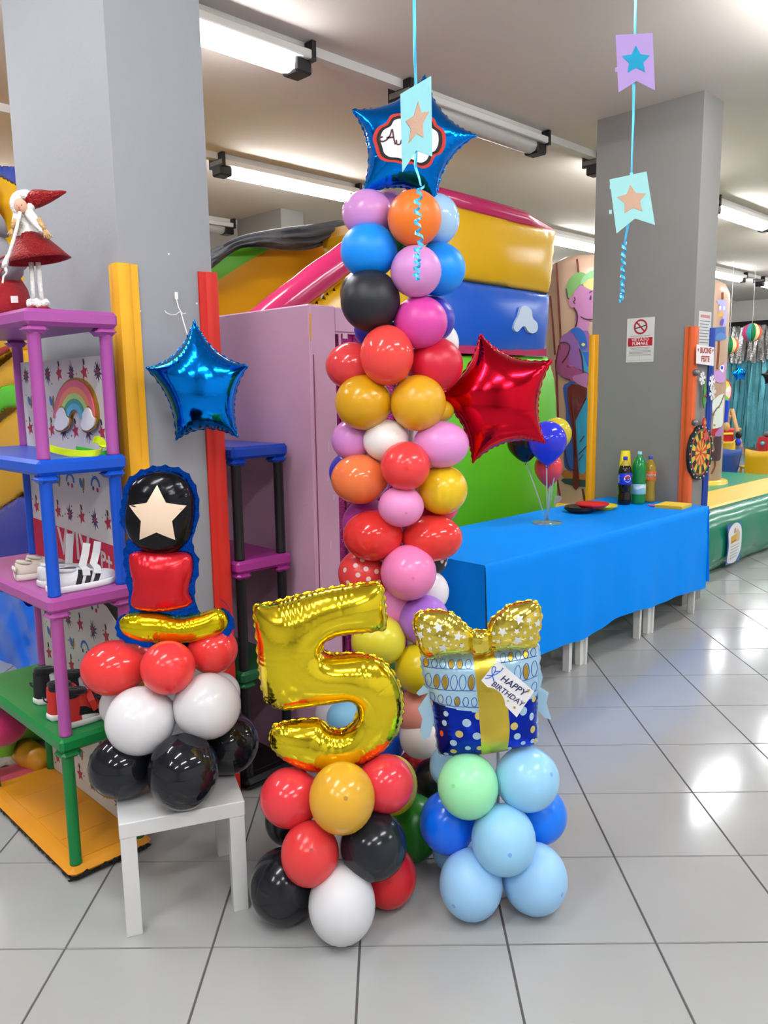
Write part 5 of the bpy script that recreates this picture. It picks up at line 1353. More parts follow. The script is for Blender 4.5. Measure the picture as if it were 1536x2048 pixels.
# ================================================================== INFLATABLE AT THE LEFT, SEEN PAST THE RACK
CAa = 1.95
t = thing('bouncy_castle', 'inflatable bouncy castle in yellow, blue and lime, seen at the left behind the rack', 'bouncy castle', M=frame(AX*CAa, -BX, [0, 0, 1]))
pa_ = lambda L_: [(-ona(x, y, CAa)[0], ona(x, y, CAa)[1]) for x, y in L_]
def castle_part(name, L_, m, zo=0.0, puff=.2, res=.022, seed=0):
    foil(name, pa_(L_), m, t, puff=puff, res=res, crimp=.012, lam=.09, rim=0, seed=seed, zoff=zo, back=.6)
MB().box(*(min(p[0] for p in pa_([(-300, 900)])), max(p[0] for p in pa_([(150, 900)]))), .02, 2.75, -.7, -.12, bev=.08).build('inner_wall', pvc('#c8920c', .4), t)
castle_part('blue_crown', [(-60, 352), (-20, 336), (10, 333), (60, 336), (110, 350), (110, 400), (40, 372), (0, 350), (-60, 380)], pvc('#1c46b0', .3), .03, seed=51)
castle_part('yellow_front', [(-140, 330), (-60, 350), (0, 348), (40, 368), (110, 395), (130, 540), (100, 640), (0, 650), (-140, 650)], pvc('#e2ae10', .28), .0, seed=52)
castle_part('purple_oval', [(20, 400), (32, 402), (42, 430), (42, 465), (30, 490), (16, 478), (9, 445), (12, 415)], pvc('#a65ac0', .2), .13, .5, .012, seed=53)
MB().tube(smoothline([pa_([p])[0]+(.13,) for p in ((-14, 392), (0, 380), (12, 384), (15, 400), (8, 425), (2, 450), (-3, 475), (-16, 480))], 4), .032, 10).build('red_numeral', pvc('#d0582c', .25), t)
castle_part('yellow_band', [(-140, 640), (110, 640), (110, 700), (30, 706), (-10, 735), (-140, 800)], pvc('#dea60f', .28), .02, seed=54)
castle_part('red_stripe', [(-60, 752), (-10, 724), (30, 700), (60, 690), (60, 704), (30, 718), (-10, 746), (-60, 776)], pvc('#a02420', .2), .12, .4, .012, seed=55)
castle_part('yellow_middle', [(-140, 830), (-20, 760), (60, 700), (110, 700), (110, 770), (40, 775), (0, 795), (-60, 830), (-140, 880)], pvc('#dea60f', .28), .05, seed=56)
castle_part('lime_stripe', [(-140, 930), (-60, 840), (0, 794), (40, 772), (110, 760), (110, 810), (50, 815), (20, 840), (0, 880), (-60, 960)], pvc('#52c41c', .22), .11, .3, .016, seed=57)
castle_part('yellow_lower', [(-140, 960), (-40, 930), (0, 875), (25, 838), (60, 812), (120, 800), (140, 990), (70, 985), (0, 1035), (-60, 1070), (-140, 1100)], pvc('#dca20e', .25), .06, seed=58)
castle_part('navy_lower', [(-140, 1110), (-60, 1066), (0, 1031), (66, 990), (150, 985), (160, 1230), (60, 1240), (-140, 1260)], pvc('#14209a', .22), .08, seed=59)
castle_part('navy_foot', [(-140, 1240), (160, 1225), (170, 1430), (-140, 1440)], pvc('#141c84', .3), .0, seed=60)
# blue sheet thrown over the foot
t = thing('plastic_sheet', 'crumpled shiny bright blue plastic sheet behind the lower shelves of the rack', 'sheet', AB(1.62, 4.0, 0))
V = []; N1, N2 = 40, 26
for i in range(N1):
    for j in range(N2):
        x = -90+230*i/(N1-1); y = 1196+250*j/(N2-1)
        y += (18*math.sin(i*.28)+7*math.sin(i*.8+1))*(1-j/(N2-1)); aa = 1.70-.06*(j/(N2-1))-.016*math.sin(i*.35+j*.25)-.010*math.sin(i*.6-j*.5+1)-.004*math.sin(i*1.2+j*.9)
        V.append(tuple(onplane(x, y, AX*aa, AX)))
MB().add(V, [(i*N2+j, (i+1)*N2+j, (i+1)*N2+j+1, i*N2+j+1) for i in range(N1-1) for j in range(N2-1)], 0, True).build('sheet', mat('shiny_blue_sheet', '#0d6cec', .14, spec=.6, vary=.06, bump=.12, bscale=6), t, world=True)
def mat_slab(name, label, x0, y0, x1, y1, z, h, wd, hexc, rough=.5):
    p, q = atz(x0, y0, z), atz(x1, y1, z); d = q-p; L = float(np.linalg.norm(d))
    t = thing(name, label, name.replace('_', ' '), p, math.atan2(d[1], d[0]))
    sharp(MB().box(0, L, 0, wd, 0, h, bev=min(.01, h*.3)).build('slab', pvc(hexc, rough), t), 30); return t
mat_slab('foam_mat', 'blue foam mat on the floor, under the pink one behind the rack', -60, 1604, 96, 1552, .0, .02, .16, '#3a5fa4')
mat_slab('foam_mat', 'pink-red foam mat lying on the blue one behind the rack', -60, 1596, 95, 1546, .021, .022, .15, '#c84a62')
t = thing('grey_sheet', 'crumpled grey-brown sheet lying on the floor behind the foam mats', 'sheet', atz(50, 1500, 0))
V = []
for i in range(30):
    for j in range(12):
        p = atz(-70+185*i/29, 1538-70*j/11, .03); p[2] = .035+.035*math.sin(PI*j/11)+.008*math.sin(i*.6+j*.5)+.006*math.sin(i*1.1-j*.8)+.05*j/11; V.append(tuple(p))
MB().add(V, [(i*12+j, (i+1)*12+j, (i+1)*12+j+1, i*12+j+1) for i in range(29) for j in range(11)], 0, True).build('sheet', cloth('#857a72'), t, world=True)
t = thing('lime_cover', 'lime green fabric cover hanging low behind the rack', 'cover', AB(1.3, 3.8, 0))
V = []
for i in range(16):
    x = -70+176*i/15; yt, yb = 1478-max(0, x+60)*.28, (1514 if x < 30 else 1496-(x-30)*.28)
    for j in range(6):
        y = yt+(yb-yt)*j/5; p = atz(x, y, .24-.16*j/5); p[2] += .006*math.sin(i*1.1+j); V.append(tuple(p))
MB().add(V, [(i*6+j, (i+1)*6+j, (i+1)*6+j+1, i*6+j+1) for i in range(15) for j in range(5)], 0, True).build('fabric', cloth('#76c41c'), t, world=True)
c = atz(2, 1452, .34)
t = thing('magenta_cushion', 'magenta cushion above the lime cover at the left edge', 'cushion', c)
MB().ell((0, 0, 0), (.10, .10, .08), 18, 12).build('cushion_body', cloth('#b01e58'), t)
t = thing('orange_tube', 'orange inflatable tube end on the floor behind the rack', 'tube', AB(1.22, 3.52, .07))
MB().tube([(-.08, .08, 0), (.0, .0, 0.0), (.10, -.06, -.02)], [.06, .06, .05], 14).build('tube_body', pvc('#dd9a26', .35), t)

# ================================================================== GREEN INFLATABLE AT THE RIGHT
t = thing_ab('inflatable_pool', 'low green inflatable play pool with yellow edges and beige painted towers', 'bouncy castle', 6.4, 2.9)
PG, PYE = pvc('#0c7a5c', .2), pvc('#e0bd42', .25)
L_ = 6.2
pf = [(.03, 0), (-.025, .06), (-.045, .15), (-.045, .27), (-.02, .39), (.03, .47), (.09, .515), (.16, .53), (.16, 0)]
MB().loft([[(L_*s/30, y+(.012*math.sin(s*1.9) if 0 < q < 7 else 0), z+(.008*math.sin(s*1.9+1) if 0 < q < 7 else 0)) for q, (y, z) in enumerate(pf)] for s in range(31)]).build('front_tube', PG, t)
MB().box(.05, L_, .165, .72, .05, .535, bev=.05).build('yellow_edge', PYE, t)
MB().tube([(.2, .95, .22), (L_, .95, .22)], [.215, .215], 20).build('inner_tube', pvc('#3a9c80', .22), t)
MB().box(.1, L_, 1.0, 2.9, .02, .30, bev=.05).build('pool_floor', pvc('#1d8a5e', .3), t)
MB().tube([(0.1, .3, .27), (.1, 1.5, .25), (.1, 2.7, .25)], .25, 20).build('end_tube', PG, t)
# towers
def tower(px, py_top, b, R, name):
    # foot on the plane b
    d = ray(px, 760); sx = d[0]/d[1]; Y = S2*b/(1-sx); x = sx*Y
    c = np.array([x, Y]); a = (x+Y)/S2
    zt = at(px, py_top, Y)[2]
    lx, ly = a-6.4, b-2.9
    prof = [(R*1.02, .30), (R, .36), (R*.99, 1.2), (R, zt-.32), (R*.97, zt-.2), (R*.82, zt-.08), (R*.5, zt-.015), (.001, zt)]
    MB().lathe(prof, 36).build('painted_tower', pvc('#ab8d78', .35), t, loc=(lx, ly, 0))
    MB().lathe([(R*1.25, .0), (R*1.3, .2), (R*1.22, .34), (R*.9, .36), (.001, .36)], 36).build('tower_base', PYE, t, loc=(lx, ly, 0))
    # frame for the flat print, facing the viewer
    n = np.array([-x, -Y, 0.0]); n /= np.linalg.norm(n); u = np.array([-n[1], n[0], 0.0])
    O = np.array([x, Y, 0.0])
    def uv(px_, py_):
        p = onplane(px_, py_, O+n*R*.75, n)-O; return (float(p@u), float(p[2]))
    H = lambda uu_, vv_: math.sqrt(max(R*R*1.004-uu_*uu_, .0009))
    # bring print geometry into the pool's own frame
    Mloc = parent_world(t).inverted() @ Matrix(((u[0], 0, n[0], O[0]), (u[1], 0, n[1], O[1]), (0, 1, 0, 0), (0, 0, 0, 1)))
    def pr(name, hexc, L2, off=.004, dens=3, rings=4, sm=2):
        P = [uv(*p) for p in L2]; P = [(max(-R*.985, min(R*.985, p[0])), p[1]) for p in P]
        if sm: P = [(max(-R*.985, min(R*.985, p[0])), p[1]) for p in smoothpoly(P, sm)]
        m = MB().drape(P, H, off, rings=rings, dens=dens); o = m.build(name, ink(hexc, .4), t); o.matrix_basis = Mloc; return o
    def ln(hexc, L2, wd, off=.007):
        P = smoothline([uv(*p) for p in L2], 4); P = [(max(-R*.98, min(R*.98, p[0])), p[1]) for p in P]
        m = MB().line2(P, wd, H, off); o = m.build('printed_line', ink(hexc, .4), t); o.matrix_basis = Mloc; return o
    return pr, ln
pr, ln = tower(1160, 512, 5.0, .40, 'left')
q_ = lambda L2: [(1080+x*.127, 500+y*.127) for x, y in L2]
r_ = lambda L2: [(860+x*.2474, 660+y*.2474) for x, y in L2]
DK = '#3a1626'
for L2 in ([(1113, 526), (1117, 600), (1121, 670), (1121, 700)], [(1154, 521), (1157, 548)], [(1100, 590), (1105, 640), (1110, 710)], [(1112, 720), (1116, 830), (1118, 900), (1114, 950), (1120, 990)], [(1165, 975), (1170, 1000)]): ln('#5e1f1c', L2, .022)
pr('printed_trousers', '#1d4f9c', r_([(1075, 470), (1110, 430), (1170, 425), (1175, 700), (1190, 1120), (1090, 1105), (1085, 950), (1095, 800), (1100, 640)]), .004)
pr('printed_trousers', '#2684ae', r_([(1165, 440), (1240, 440), (1275, 520), (1285, 1090), (1185, 1130), (1160, 900), (1150, 650)]), .005)
pr('printed_shoe', '#a0602c', r_([(1080, 1130), (1260, 1110), (1262, 1205), (1090, 1195)]), .004); pr('printed_sole', '#1f3c40', r_([(1075, 1195), (1262, 1205), (1262, 1262), (1090, 1235)]), .005)
pr('printed_shirt', '#7c5494', q_([(300, 1500), (330, 1400), (430, 1310), (540, 1230), (700, 1280), (780, 1340), (800, 1960), (560, 1960), (430, 1860), (420, 1700)]), .004)
pr('printed_neck', '#a8709c', q_([(560, 1000), (760, 1080), (750, 1280), (580, 1230)]), .005)
pr('printed_strap', '#1f56a8', q_([(480, 1290), (560, 1230), (640, 1250), (710, 1340), (745, 1540), (650, 1555), (600, 1430)]), .007); pr('printed_button', '#c8bc50', q_([(650, 1495), (680, 1470), (712, 1495), (680, 1525)]), .009)
pr('printed_bib', '#2a86b8', q_([(590, 1480), (640, 1580), (740, 1600), (820, 1600), (820, 1950), (680, 1940), (660, 1700)]), .006); pr('printed_pocket', '#1e58ae', q_([(670, 1610), (820, 1610), (820, 1850), (740, 1830)]), .008, sm=0)
pr('printed_arm', '#86406e', q_([(300, 1500), (330, 1470), (470, 1520), (440, 1650), (360, 1780), (480, 1850), (570, 1960), (780, 1950), (800, 2120), (480, 2060), (330, 1990), (250, 1890), (265, 1700)]), .008)
pr('printed_sleeve', '#7c5494', q_([(300, 1480), (340, 1370), (430, 1310), (520, 1320), (550, 1400), (540, 1480), (490, 1545), (440, 1490), (340, 1470)]), .009)
pr('printed_hand', '#9c6494', r_([(1150, 380), (1210, 360), (1270, 350), (1275, 420), (1255, 465), (1180, 425)]), .010)
pr('printed_face', '#a8709c', q_([(520, 760), (560, 650), (640, 565), (740, 625), (860, 640), (860, 1100), (740, 1100), (640, 1060), (580, 1010), (530, 920)]), .006)
pr('printed_ear', '#a8709c', q_([(450, 800), (500, 755), (555, 780), (560, 880), (510, 925), (465, 890)]), .008)
pr('printed_hair', '#c4b878', q_([(670, 550), (780, 470), (850, 440), (860, 640), (740, 620)]), .007)
pr('printed_cap', '#6c9a5c', q_([(410, 620), (430, 540), (480, 450), (560, 390), (640, 370), (720, 400), (660, 480), (640, 560), (560, 640), (500, 720), (460, 785), (420, 720)]), .009)
pr('printed_cap_brim', '#7fb07e', q_([(640, 560), (655, 490), (720, 400), (860, 330), (860, 440), (760, 480), (680, 550)]), .010)
pr('printed_stick', '#5a1a1c', r_([(1112, 470), (1140, 435), (1200, 440), (1270, 470), (1265, 550), (1205, 560), (1195, 500), (1150, 470), (1140, 560), (1165, 750), (1185, 1000), (1210, 1250), (1180, 1285), (1155, 1260), (1165, 1050), (1145, 780), (1112, 560)]), .011, sm=0, rings=1)
for L2, wd in ((q_([(415, 620), (440, 760), (460, 785)]), .012), (q_([(530, 920), (580, 1010), (585, 1130), (560, 1220)]), .016), (q_([(640, 1060), (720, 1100), (830, 1105)]), .010), (q_([(540, 760), (555, 800), (530, 830), (550, 860)]), .010), (q_([(775, 690), (800, 670), (820, 670)]), .010), (q_([(320, 1470), (400, 1460), (470, 1520), (440, 1650), (350, 1780)]), .012), (q_([(300, 1500), (265, 1700), (250, 1880), (330, 1990), (480, 2050)]), .014), (q_([(620, 1560), (665, 1720), (680, 1940)]), .012), (r_([(1080, 900), (1120, 1100), (1190, 1125)]), .014), (r_([(1200, 1000), (1240, 960), (1265, 930)]), .010), (r_([(1200, 1050), (1240, 1000)]), .008), (r_([(1210, 900), (1250, 850)]), .008)): ln(DK, L2, wd, .0125)
pr('printed_eye', '#3a2440', q_([(775, 790), (790, 740), (806, 730), (806, 800)]), .011)
pr, ln = tower(1396, 560, 4.9, .365, 'right')
w_ = lambda L2: [(1420+x*.1172, 560+y*.1172) for x, y in L2]
s_ = lambda L2: [(1420+x*.1172, 780+y*.1172) for x, y in L2]
for L2 in (w_([(212, 210), (212, 330)]), w_([(150, 1040), (140, 1250), (120, 1520)]), s_([(80, 1220), (75, 1320), (20, 1430)])): ln('#7a3a20', L2, .03)
pr('printed_band', '#3a5fa0', w_([(20, 820), (270, 790), (275, 1000), (20, 1060)]), .004, sm=0); pr('printed_band', '#4a76b0', w_([(105, 950), (180, 895), (275, 930), (275, 1000), (105, 1040)]), .006)
pr('printed_bird', '#9c98cc', w_([(110, 355), (190, 340), (285, 345), (290, 500), (285, 720), (240, 800), (215, 760), (240, 600), (150, 530), (160, 420)]), .005)
pr('printed_beak', '#c49850', w_([(125, 630), (150, 560), (210, 525), (240, 570), (230, 620), (180, 625), (140, 640)]), .007); pr('printed_wing', '#5646a0', w_([(170, 720), (200, 670), (240, 660), (225, 760), (180, 770)]), .007)
for x in (170, 240): pr('printed_eye', '#f0f0f0', w_([(x-12, 480), (x, 440), (x+18, 450), (x+14, 500), (x-6, 510)]), .008)
pr('printed_face', '#b88cc8', w_([(80, 1560), (150, 1540), (240, 1420), (270, 1380), (262, 1700), (200, 1750), (110, 1740), (70, 1650)]), .005); pr('printed_eye', '#ececf0', w_([(160, 1500), (200, 1450), (240, 1460), (225, 1580), (180, 1540)]), .007); pr('printed_iris', '#2a4ec8', w_([(180, 1490), (205, 1460), (228, 1480), (222, 1520), (195, 1525)]), .009)
pr('printed_shirt', '#d4dcd8', s_([(50, 180), (240, 60), (235, 300), (220, 600), (150, 640), (90, 660), (40, 640), (60, 480), (40, 350)]), .005)
pr('printed_belt', '#b8262e', s_([(35, 670), (170, 660), (150, 750), (40, 790)]), .006); pr('printed_sleeve', '#a878b4', s_([(90, 740), (210, 620), (215, 780), (110, 790)]), .007)
pr('printed_breeches', '#46323c', s_([(60, 820), (120, 790), (200, 800), (190, 1100), (170, 1210), (30, 1200), (20, 1090), (90, 1080), (70, 950)]), .006)
ln('#5a4a40', s_([(240, 80), (170, 250), (100, 330), (40, 430)]), .02, .009)
for x, y in ((150, 290), (60, 420), (75, 600)): pr('printed_tassel', '#b07a4a', s_([(x-20, y), (x, y-22), (x+22, y), (x, y+22)]), .010)

# notice on the tube
nf = lambda x, y: onb(x, y, 2.845)
ctr = nf(1466, 1086)
nt = thing('notice_card', 'white notice card with an orange logo and blue corners on the green inflatable', 'sign', M=frame(AB(ctr[0], 2.838, ctr[1]), AX, [0, 0, 1]))
W2, H2 = .155, .185
bend = lambda x, y: .012*(1-(y/.2)**2)-.004
def npanel(name, L2, m, off): return MB().drape([(x*W2, y*H2) for x, y in L2], bend, off, rings=4, dens=4).build(name, m, nt)
npanel('blue_backing', [(-1, -1), (1, -1), (1, 1), (-1, 1)], ink('#3f66b4'), .0)
npanel('white_panel', smoothpoly([(-.92, -.78), (-.5, -.95), (.35, -.95), (.9, -.45), (.98, .1), (.92, .72), (.4, .98), (-.3, .95), (-.92, .62), (-.85, 0)], 3), ink('#dfe3e4'), .002)
npanel('logo_block', [(-.62, .02), (.18, .10), (.2, .48), (-.62, .38)], ink('#d2a83a'), .004); npanel('logo_figure', [(.2, .05), (.62, .1), (.66, .5), (.4, .72), (.2, .6)], ink('#cdb489'), .004); npanel('logo_top', [(-.15, .5), (.15, .55), (.12, .78), (-.1, .74)], ink('#b08a98'), .0045)
for i in range(5): npanel('text_line', [(-.6, -.1-.15*i), (.62-.06*i, -.04-.15*i), (.62-.06*i, -.08-.15*i), (-.6, -.15-.15*i)], ink('#a4aaa8'), .004)
npanel('logo_shade', [(-.56, .06), (.12, .13), (.12, .2), (-.56, .13)], ink('#a8822c'), .0048)
# ================================================================== SIGNS AND HANGINGS ON THE RIGHT PILLAR
t = thing('wall_sign', 'no smoking sign with a red circle and red lettered band on the right pillar', 'sign', M=frame(AB(5.738, 3.02, 2.01), -BX, [0, 0, 1]))
MB().prism([(-.112, -.165), (.112, -.165), (.112, .165), (-.112, .165)], -.001, .001).build('plate', mat('sign_white', '#d6d6d2', .3), t)
ring = MB(); n = 40; cy_ = .098
v = [(rr_*math.cos(q), cy_+rr_*math.sin(q), .0016) for rr_ in (.056, .043) for q in [2*PI*i/n for i in range(n)]]
ring.add(v, [(i, (i+1) % n, n+(i+1) % n, n+i) for i in range(n)]); ring.build('red_ring', ink('#b01a3c', .3), t)
d_ = .049*.7071
sg2 = MB(); sg2.line2([(-.045, cy_-.012), (.045, cy_+.010)], .008, FLAT, .0016); sg2.line2([(-.04, cy_+.012), (-.046, cy_+.0), (-.035, cy_-.004)], .004, FLAT, .0016); sg2.line2([(-.01, cy_+.028), (-.014, cy_+.02), (-.004, cy_+.008)], .004, FLAT, .0016); sg2.build('cigarette', ink('#2a3434', .3), t)
MB().line2([(-.036, cy_+.038), (.036, cy_-.038)], .012, FLAT, .0021).build('red_bar', ink('#b01a3c', .3), t)
MB().prism([(-.100, -.045), (.100, -.045), (.100, .018), (-.100, .018)], .0012, .0018).build('red_band', ink('#b3142c', .3), t)
for s, y in (('VIETATO', .003), ('FUMARE', -.027)):
    v, f = text_mesh(s, .0335, bold=.0003, spacing=1.05); MB().add([(x, y+yy, .0022+q) for x, yy, q in v], f).build('lettering', ink('#f0e4e4'), t)
tl = MB()
for i, (y, wd) in enumerate(((.030, .16), (-.058, .16), (-.068, .14), (-.080, .18), (-.090, .18), (-.100, .18), (-.110, .18))): tl.line2([(-wd/2, y), (wd/2, y)], .005, FLAT, .0016)
stuff(tl.build('small_print', ink('#9a9c9a', .3), t))
tl = MB(); tl.line2([(-.1, -.150), (-.1, -.118), (.1, -.118), (.1, -.150), (-.1, -.150)], .0018, FLAT, .0016); tl.line2([(0, -.118), (0, -.150)], .0015, FLAT, .0016); tl.build('form_box', ink('#8a8c8a', .3), t)
bR = 2.603
def onface(name, label, cat, px, py, off=0.0):
    a, z = onb(px, py, bR-off); return thing(name, label, cat, M=frame(AB(a, bR-off, z), AX, [0, 0, 1])), a, z
t, a_, z_ = onface('notice_sheet', 'white printed notice sheet on the narrow face of the right pillar', 'notice', 1409, 662)
MB().prism([(-.105, -.135), (.105, -.135), (.105, .14), (-.105, .14)], -.001, .001).build('paper', paper('#c9c9c9'), t)
tl = MB(); tl.line2([(-.08, .105), (.08, .105)], .022, FLAT, .0015); tl.build('red_heading', ink('#c07a7a'), t)
tl = MB()
for i in range(8): tl.line2([(-.088, .07-.022*i), (.088-.02*(i % 3), .07-.022*i)], .007, FLAT, .0015)
stuff(tl.build('small_print', ink('#77797c'), t))
t, a_, z_ = onface('greeting_sign', 'white card reading buone feste in red letters, below the notice sheet', 'sign', 1411, 710, .045)
MB().prism([(-.145, -.062), (.150, -.078), (.145, .058), (-.15, .072)], -.004, 0).build('card', paper('#e2dedd'), t)
for s, y in (('\u2665BUONE\u2665', .030), ('FESTE', -.03)):
    s = s.replace('\u2665', '')
    v, f = text_mesh(s, .056, bold=.002); MB().add([(x, y+yy, .0006+q) for x, yy, q in v], f).build('lettering', ink('#9c2420'), t)
for x in (-.125, .122): MB().prism([(x+sx*.9, .034+sy) for sx, sy in ((0, -.016), (.012, .004), (.006, .012), (0, .006), (-.006, .012), (-.012, .004))], .0002, .001).build('heart', ink('#9c2420'), t)
# dartboard
t, a_, z_ = onface('dartboard', 'round dartboard in black, yellow, red and green, hung over the orange guard', 'dartboard', 1402, 905, .034)
R_ = .205
MB().prism(circ(0, 0, R_, n=48), -.022, 0).build('board', mat('dart_black', '#15161a', .6), t)
def wedges(name, r0, r1, hexes, zz):
    ms = {h: MB() for h in set(hexes)}
    for i in range(20):
        a0, a1 = 2*PI*(i-.46)/20, 2*PI*(i+.46)/20
        ms[hexes[i % len(hexes)]].add([(r0*math.cos(a0), r0*math.sin(a0), zz), (r1*math.cos(a0), r1*math.sin(a0), zz), (r1*math.cos(a1), r1*math.sin(a1), zz), (r0*math.cos(a1), r0*math.sin(a1), zz)], [(0, 1, 2, 3)])
    for h, m in ms.items(): stuff(m.build(name, ink(h), t))
YEL, DR, DG = '#e0b53a', '#d8432c', '#2f8a4a'
wedges('outer_wedge', .105, .160, ('#1b1b1e', YEL), .001); wedges('inner_wedge', .02, .095, (YEL, DR), .001)
wedges('double_ring', .160, .175, (DR, DG), .0015); wedges('triple_ring', .095, .106, (DG, DR), .0015)
MB().prism(circ(0, 0, .018, n=16), 0, .003).build('bullseye', ink(DR), t)
pg = MB()
for i in range(20): q = 2*PI*i/20; pg.ell((.192*math.cos(q), .192*math.sin(q), .003), (.007, .007, .004), 8, 5)
stuff(pg.build('white_pegs', plast('#d8d8d8'), t))
for i, (x, y, r_2, hexc) in enumerate(((.09, .15, .03, '#c8342a'), (.06, .12, .035, '#d0482c'))): pass
MB().prism([(.05+x, .12+y) for x, y in star_pts(.055, .03, 6)], .004, .01).build('red_rosette', cloth('#c8382c'), t)
# Christmas hangings
def hanging(name, label, px, py, kind, sc_, off=.03):
    t, a, z = onface(name, label, 'ornament', px, py, off); t['group'] = 'hangings on the narrow pillar face'
    MB().tube([(0, .0, -.004), (0, .22*sc_*5, -.004)], .0012, 5).build('thread', paper('#d8d8d8'), t)
    if kind == 'flake':
        m = MB()
        for i in range(6):
            q = PI*i/3+.2; c, s = math.cos(q), math.sin(q)
            m.strip([(0, 0, 0), (sc_*c, sc_*s, 0)], sc_*.22, (-s, c, 0), .004)
            for e in (-1, 1): m.strip([(sc_*.55*c, sc_*.55*s, 0), (sc_*.85*c-e*sc_*.25*s, sc_*.85*s+e*sc_*.25*c, 0)], sc_*.16, (-s, c, 0), .004)
        m.build('snowflake', paper('#ececee'), t)
    elif kind == 'leaf':
        MB().prism(smoothpoly([(0, sc_*1.3), (sc_*.35, sc_*.5), (sc_*.2, 0), (sc_*.38, -sc_*.6), (0, -sc_*1.3), (-sc_*.38, -sc_*.5), (-sc_*.22, .1*sc_), (-sc_*.34, sc_*.6)], 3), -.004, .004).build('leaf', cloth('#3f8a2c'), t)
        MB().ell((.0, -sc_*.1, .008), (.01, .01, .008), 8, 6).build('berry', plast('#c8382c'), t)
    elif kind == 'red':
        MB().prism(smoothpoly([(0, sc_), (sc_*.5, sc_*.3), (sc_*.35, -sc_*.8), (0, -sc_), (-sc_*.4, -sc_*.6), (-sc_*.45, sc_*.3)], 3), -.006, .006).build('stocking', cloth('#c6301f'), t)
        MB().ell((0, sc_*.15, .008), (.012, .012, .008), 8, 6).build('gold_ball', plast('#c8a83a'), t)
    else:
        MB().ell((0, 0, 0), (sc_, sc_, sc_), 12, 8).build('bauble', mat('grey_bauble', '#77767a', .25, metal=.6), t)
hanging('snowflake_ornament', 'white paper snowflake hanging upper left on the narrow pillar face', 1405, 757, 'flake', .05)
hanging('snowflake_ornament', 'white paper snowflake over the blue guard strip', 1424, 765, 'flake', .055, .05)
hanging('snowflake_ornament', 'second white snowflake over the blue guard, below the first', 1425, 786, 'flake', .055, .05)
hanging('bauble_ornament', 'dark grey bauble beside the orange guard, below the greeting card', 1392, 745, 'bauble', .025)
hanging('bauble_ornament', 'pale grey bauble beside the orange guard, just above the dartboard', 1389, 845, 'bauble', .024)
hanging('leaf_ornament', 'green leaf ornament with a red berry in the middle of the narrow pillar face', 1409, 790, 'leaf', .075)
hanging('stocking_ornament', 'small red stocking ornament just above the dartboard', 1408, 848, 'red', .05)

# ================================================================== FAR RIGHT CORNER OF THE ROOM
# fringe curtains
def fringe(name, label, a, b0, b1, z0, z1, m, n, wd, seed):
    t = thing_ab(name, label, 'curtain', a, b0, z0); r = random.Random(seed); k = MB()
    for i in range(n):
        y = (b1-b0)*i/n; L2 = (z1-z0)*(.9+.1*r.random()) ; dx = .03*r.random(); ph = r.random()*6
        k.strip([(-dx-.02*math.sin(j*.9+ph), y+.02*math.sin(j*.7+ph), (z1-z0)-L2*j/7) for j in range(8)], wd*(.7+.5*r.random()), (.35*math.sin(ph), 1, 0), .001)
    stuff(k.build('foil_strips', m, t)); return t
M_SIL = mat('silver_fringe', '#c4c6c8', .22, metal=1.0, vary=.3, vscale=8, bump=.8, bscale=30)
M_TEAL = mat('teal_fringe', '#62b4c4', .3, metal=.5, vary=.35, vscale=5, bump=.6, bscale=20)
struct(MB().box(20.3, 20.4, 3, 9.4, 3.02, 3.16).build('trim_8', M_BLACK, rot=(0, 0, R45)))
fringe('silver_curtain', 'silver foil fringe curtain under the black rail on the far right wall', 20.3, 4.2, 9.2, 2.15, 3.05, M_SIL, 110, .07, 1)
fringe('teal_curtain', 'teal foil fringe curtain hanging below the silver one on the far right wall', 20.4, 4.2, 9.4, .02, 2.3, M_TEAL, 120, .075, 2)
# paper lanterns
def lantern(label, px, py, r, Y, ptop):
    t = thing('paper_lantern', label, 'lantern', at(px, py, Y), 0, 'striped paper lanterns')
    R2 = r*mpp(Y); cols = ('#c4447c', '#2a9aa8', '#1f7a4a', '#e8d8a0', '#e0552c', '#d04a4a')
    for i, h in enumerate(cols):
        m = MB(); n = 6; v = []
        a0, a1 = PI+PI*i/len(cols)*2*.5, PI+PI*(i+1)/len(cols)*2*.5
        for back in (0, 1):
            pass
        for j in range(13):
            th = PI*j/12
            for s in range(7):
                q = a0+(a1-a0)*s/6; rr_ = R2*(1+.05*(s % 2)); v.append((rr_*math.sin(th)*math.cos(q), rr_*math.sin(th)*math.sin(q), rr_*math.cos(th)))
        f = [(j*7+s, (j+1)*7+s, (j+1)*7+s+1, j*7+s+1) for j in range(12) for s in range(6)]
        v2 = [(x, -y, z) for x, y, z in v]
        m.add(v, f, 0, False); m.add(v2, f, 0, False); m.build('paper_panel', paper(h), t)
    MB().tube([(0, 0, R2), (0, 0, ptop-t.location[2])], .004, 5).build('string', paper('#e8e8e8'), t)
lantern('striped paper lantern hanging right, in front of the silver fringe', 1504, 665, 17, 13.0, 3.5)
lantern('striped paper lantern hanging lower left, beside the beige tower', 1459, 691, 16, 12.5, 3.5)
star_foil('star_balloon', 'small blue foil star balloon in front of the teal fringe curtain', [(1478, 729), (1496, 741), (1490, 760), (1471, 762), (1463, 747)], (1479, 748), 15.0, .3, F_BLUE, .75, .8, 71)
star_foil('star_balloon', 'black foil star balloon cut by the right edge, in front of the teal fringe', [(1548, 724), (1575, 745), (1560, 775), (1530, 768), (1520, 748)], (1546, 752), 15.0, .3, F_BLK, .75, .8, 72)
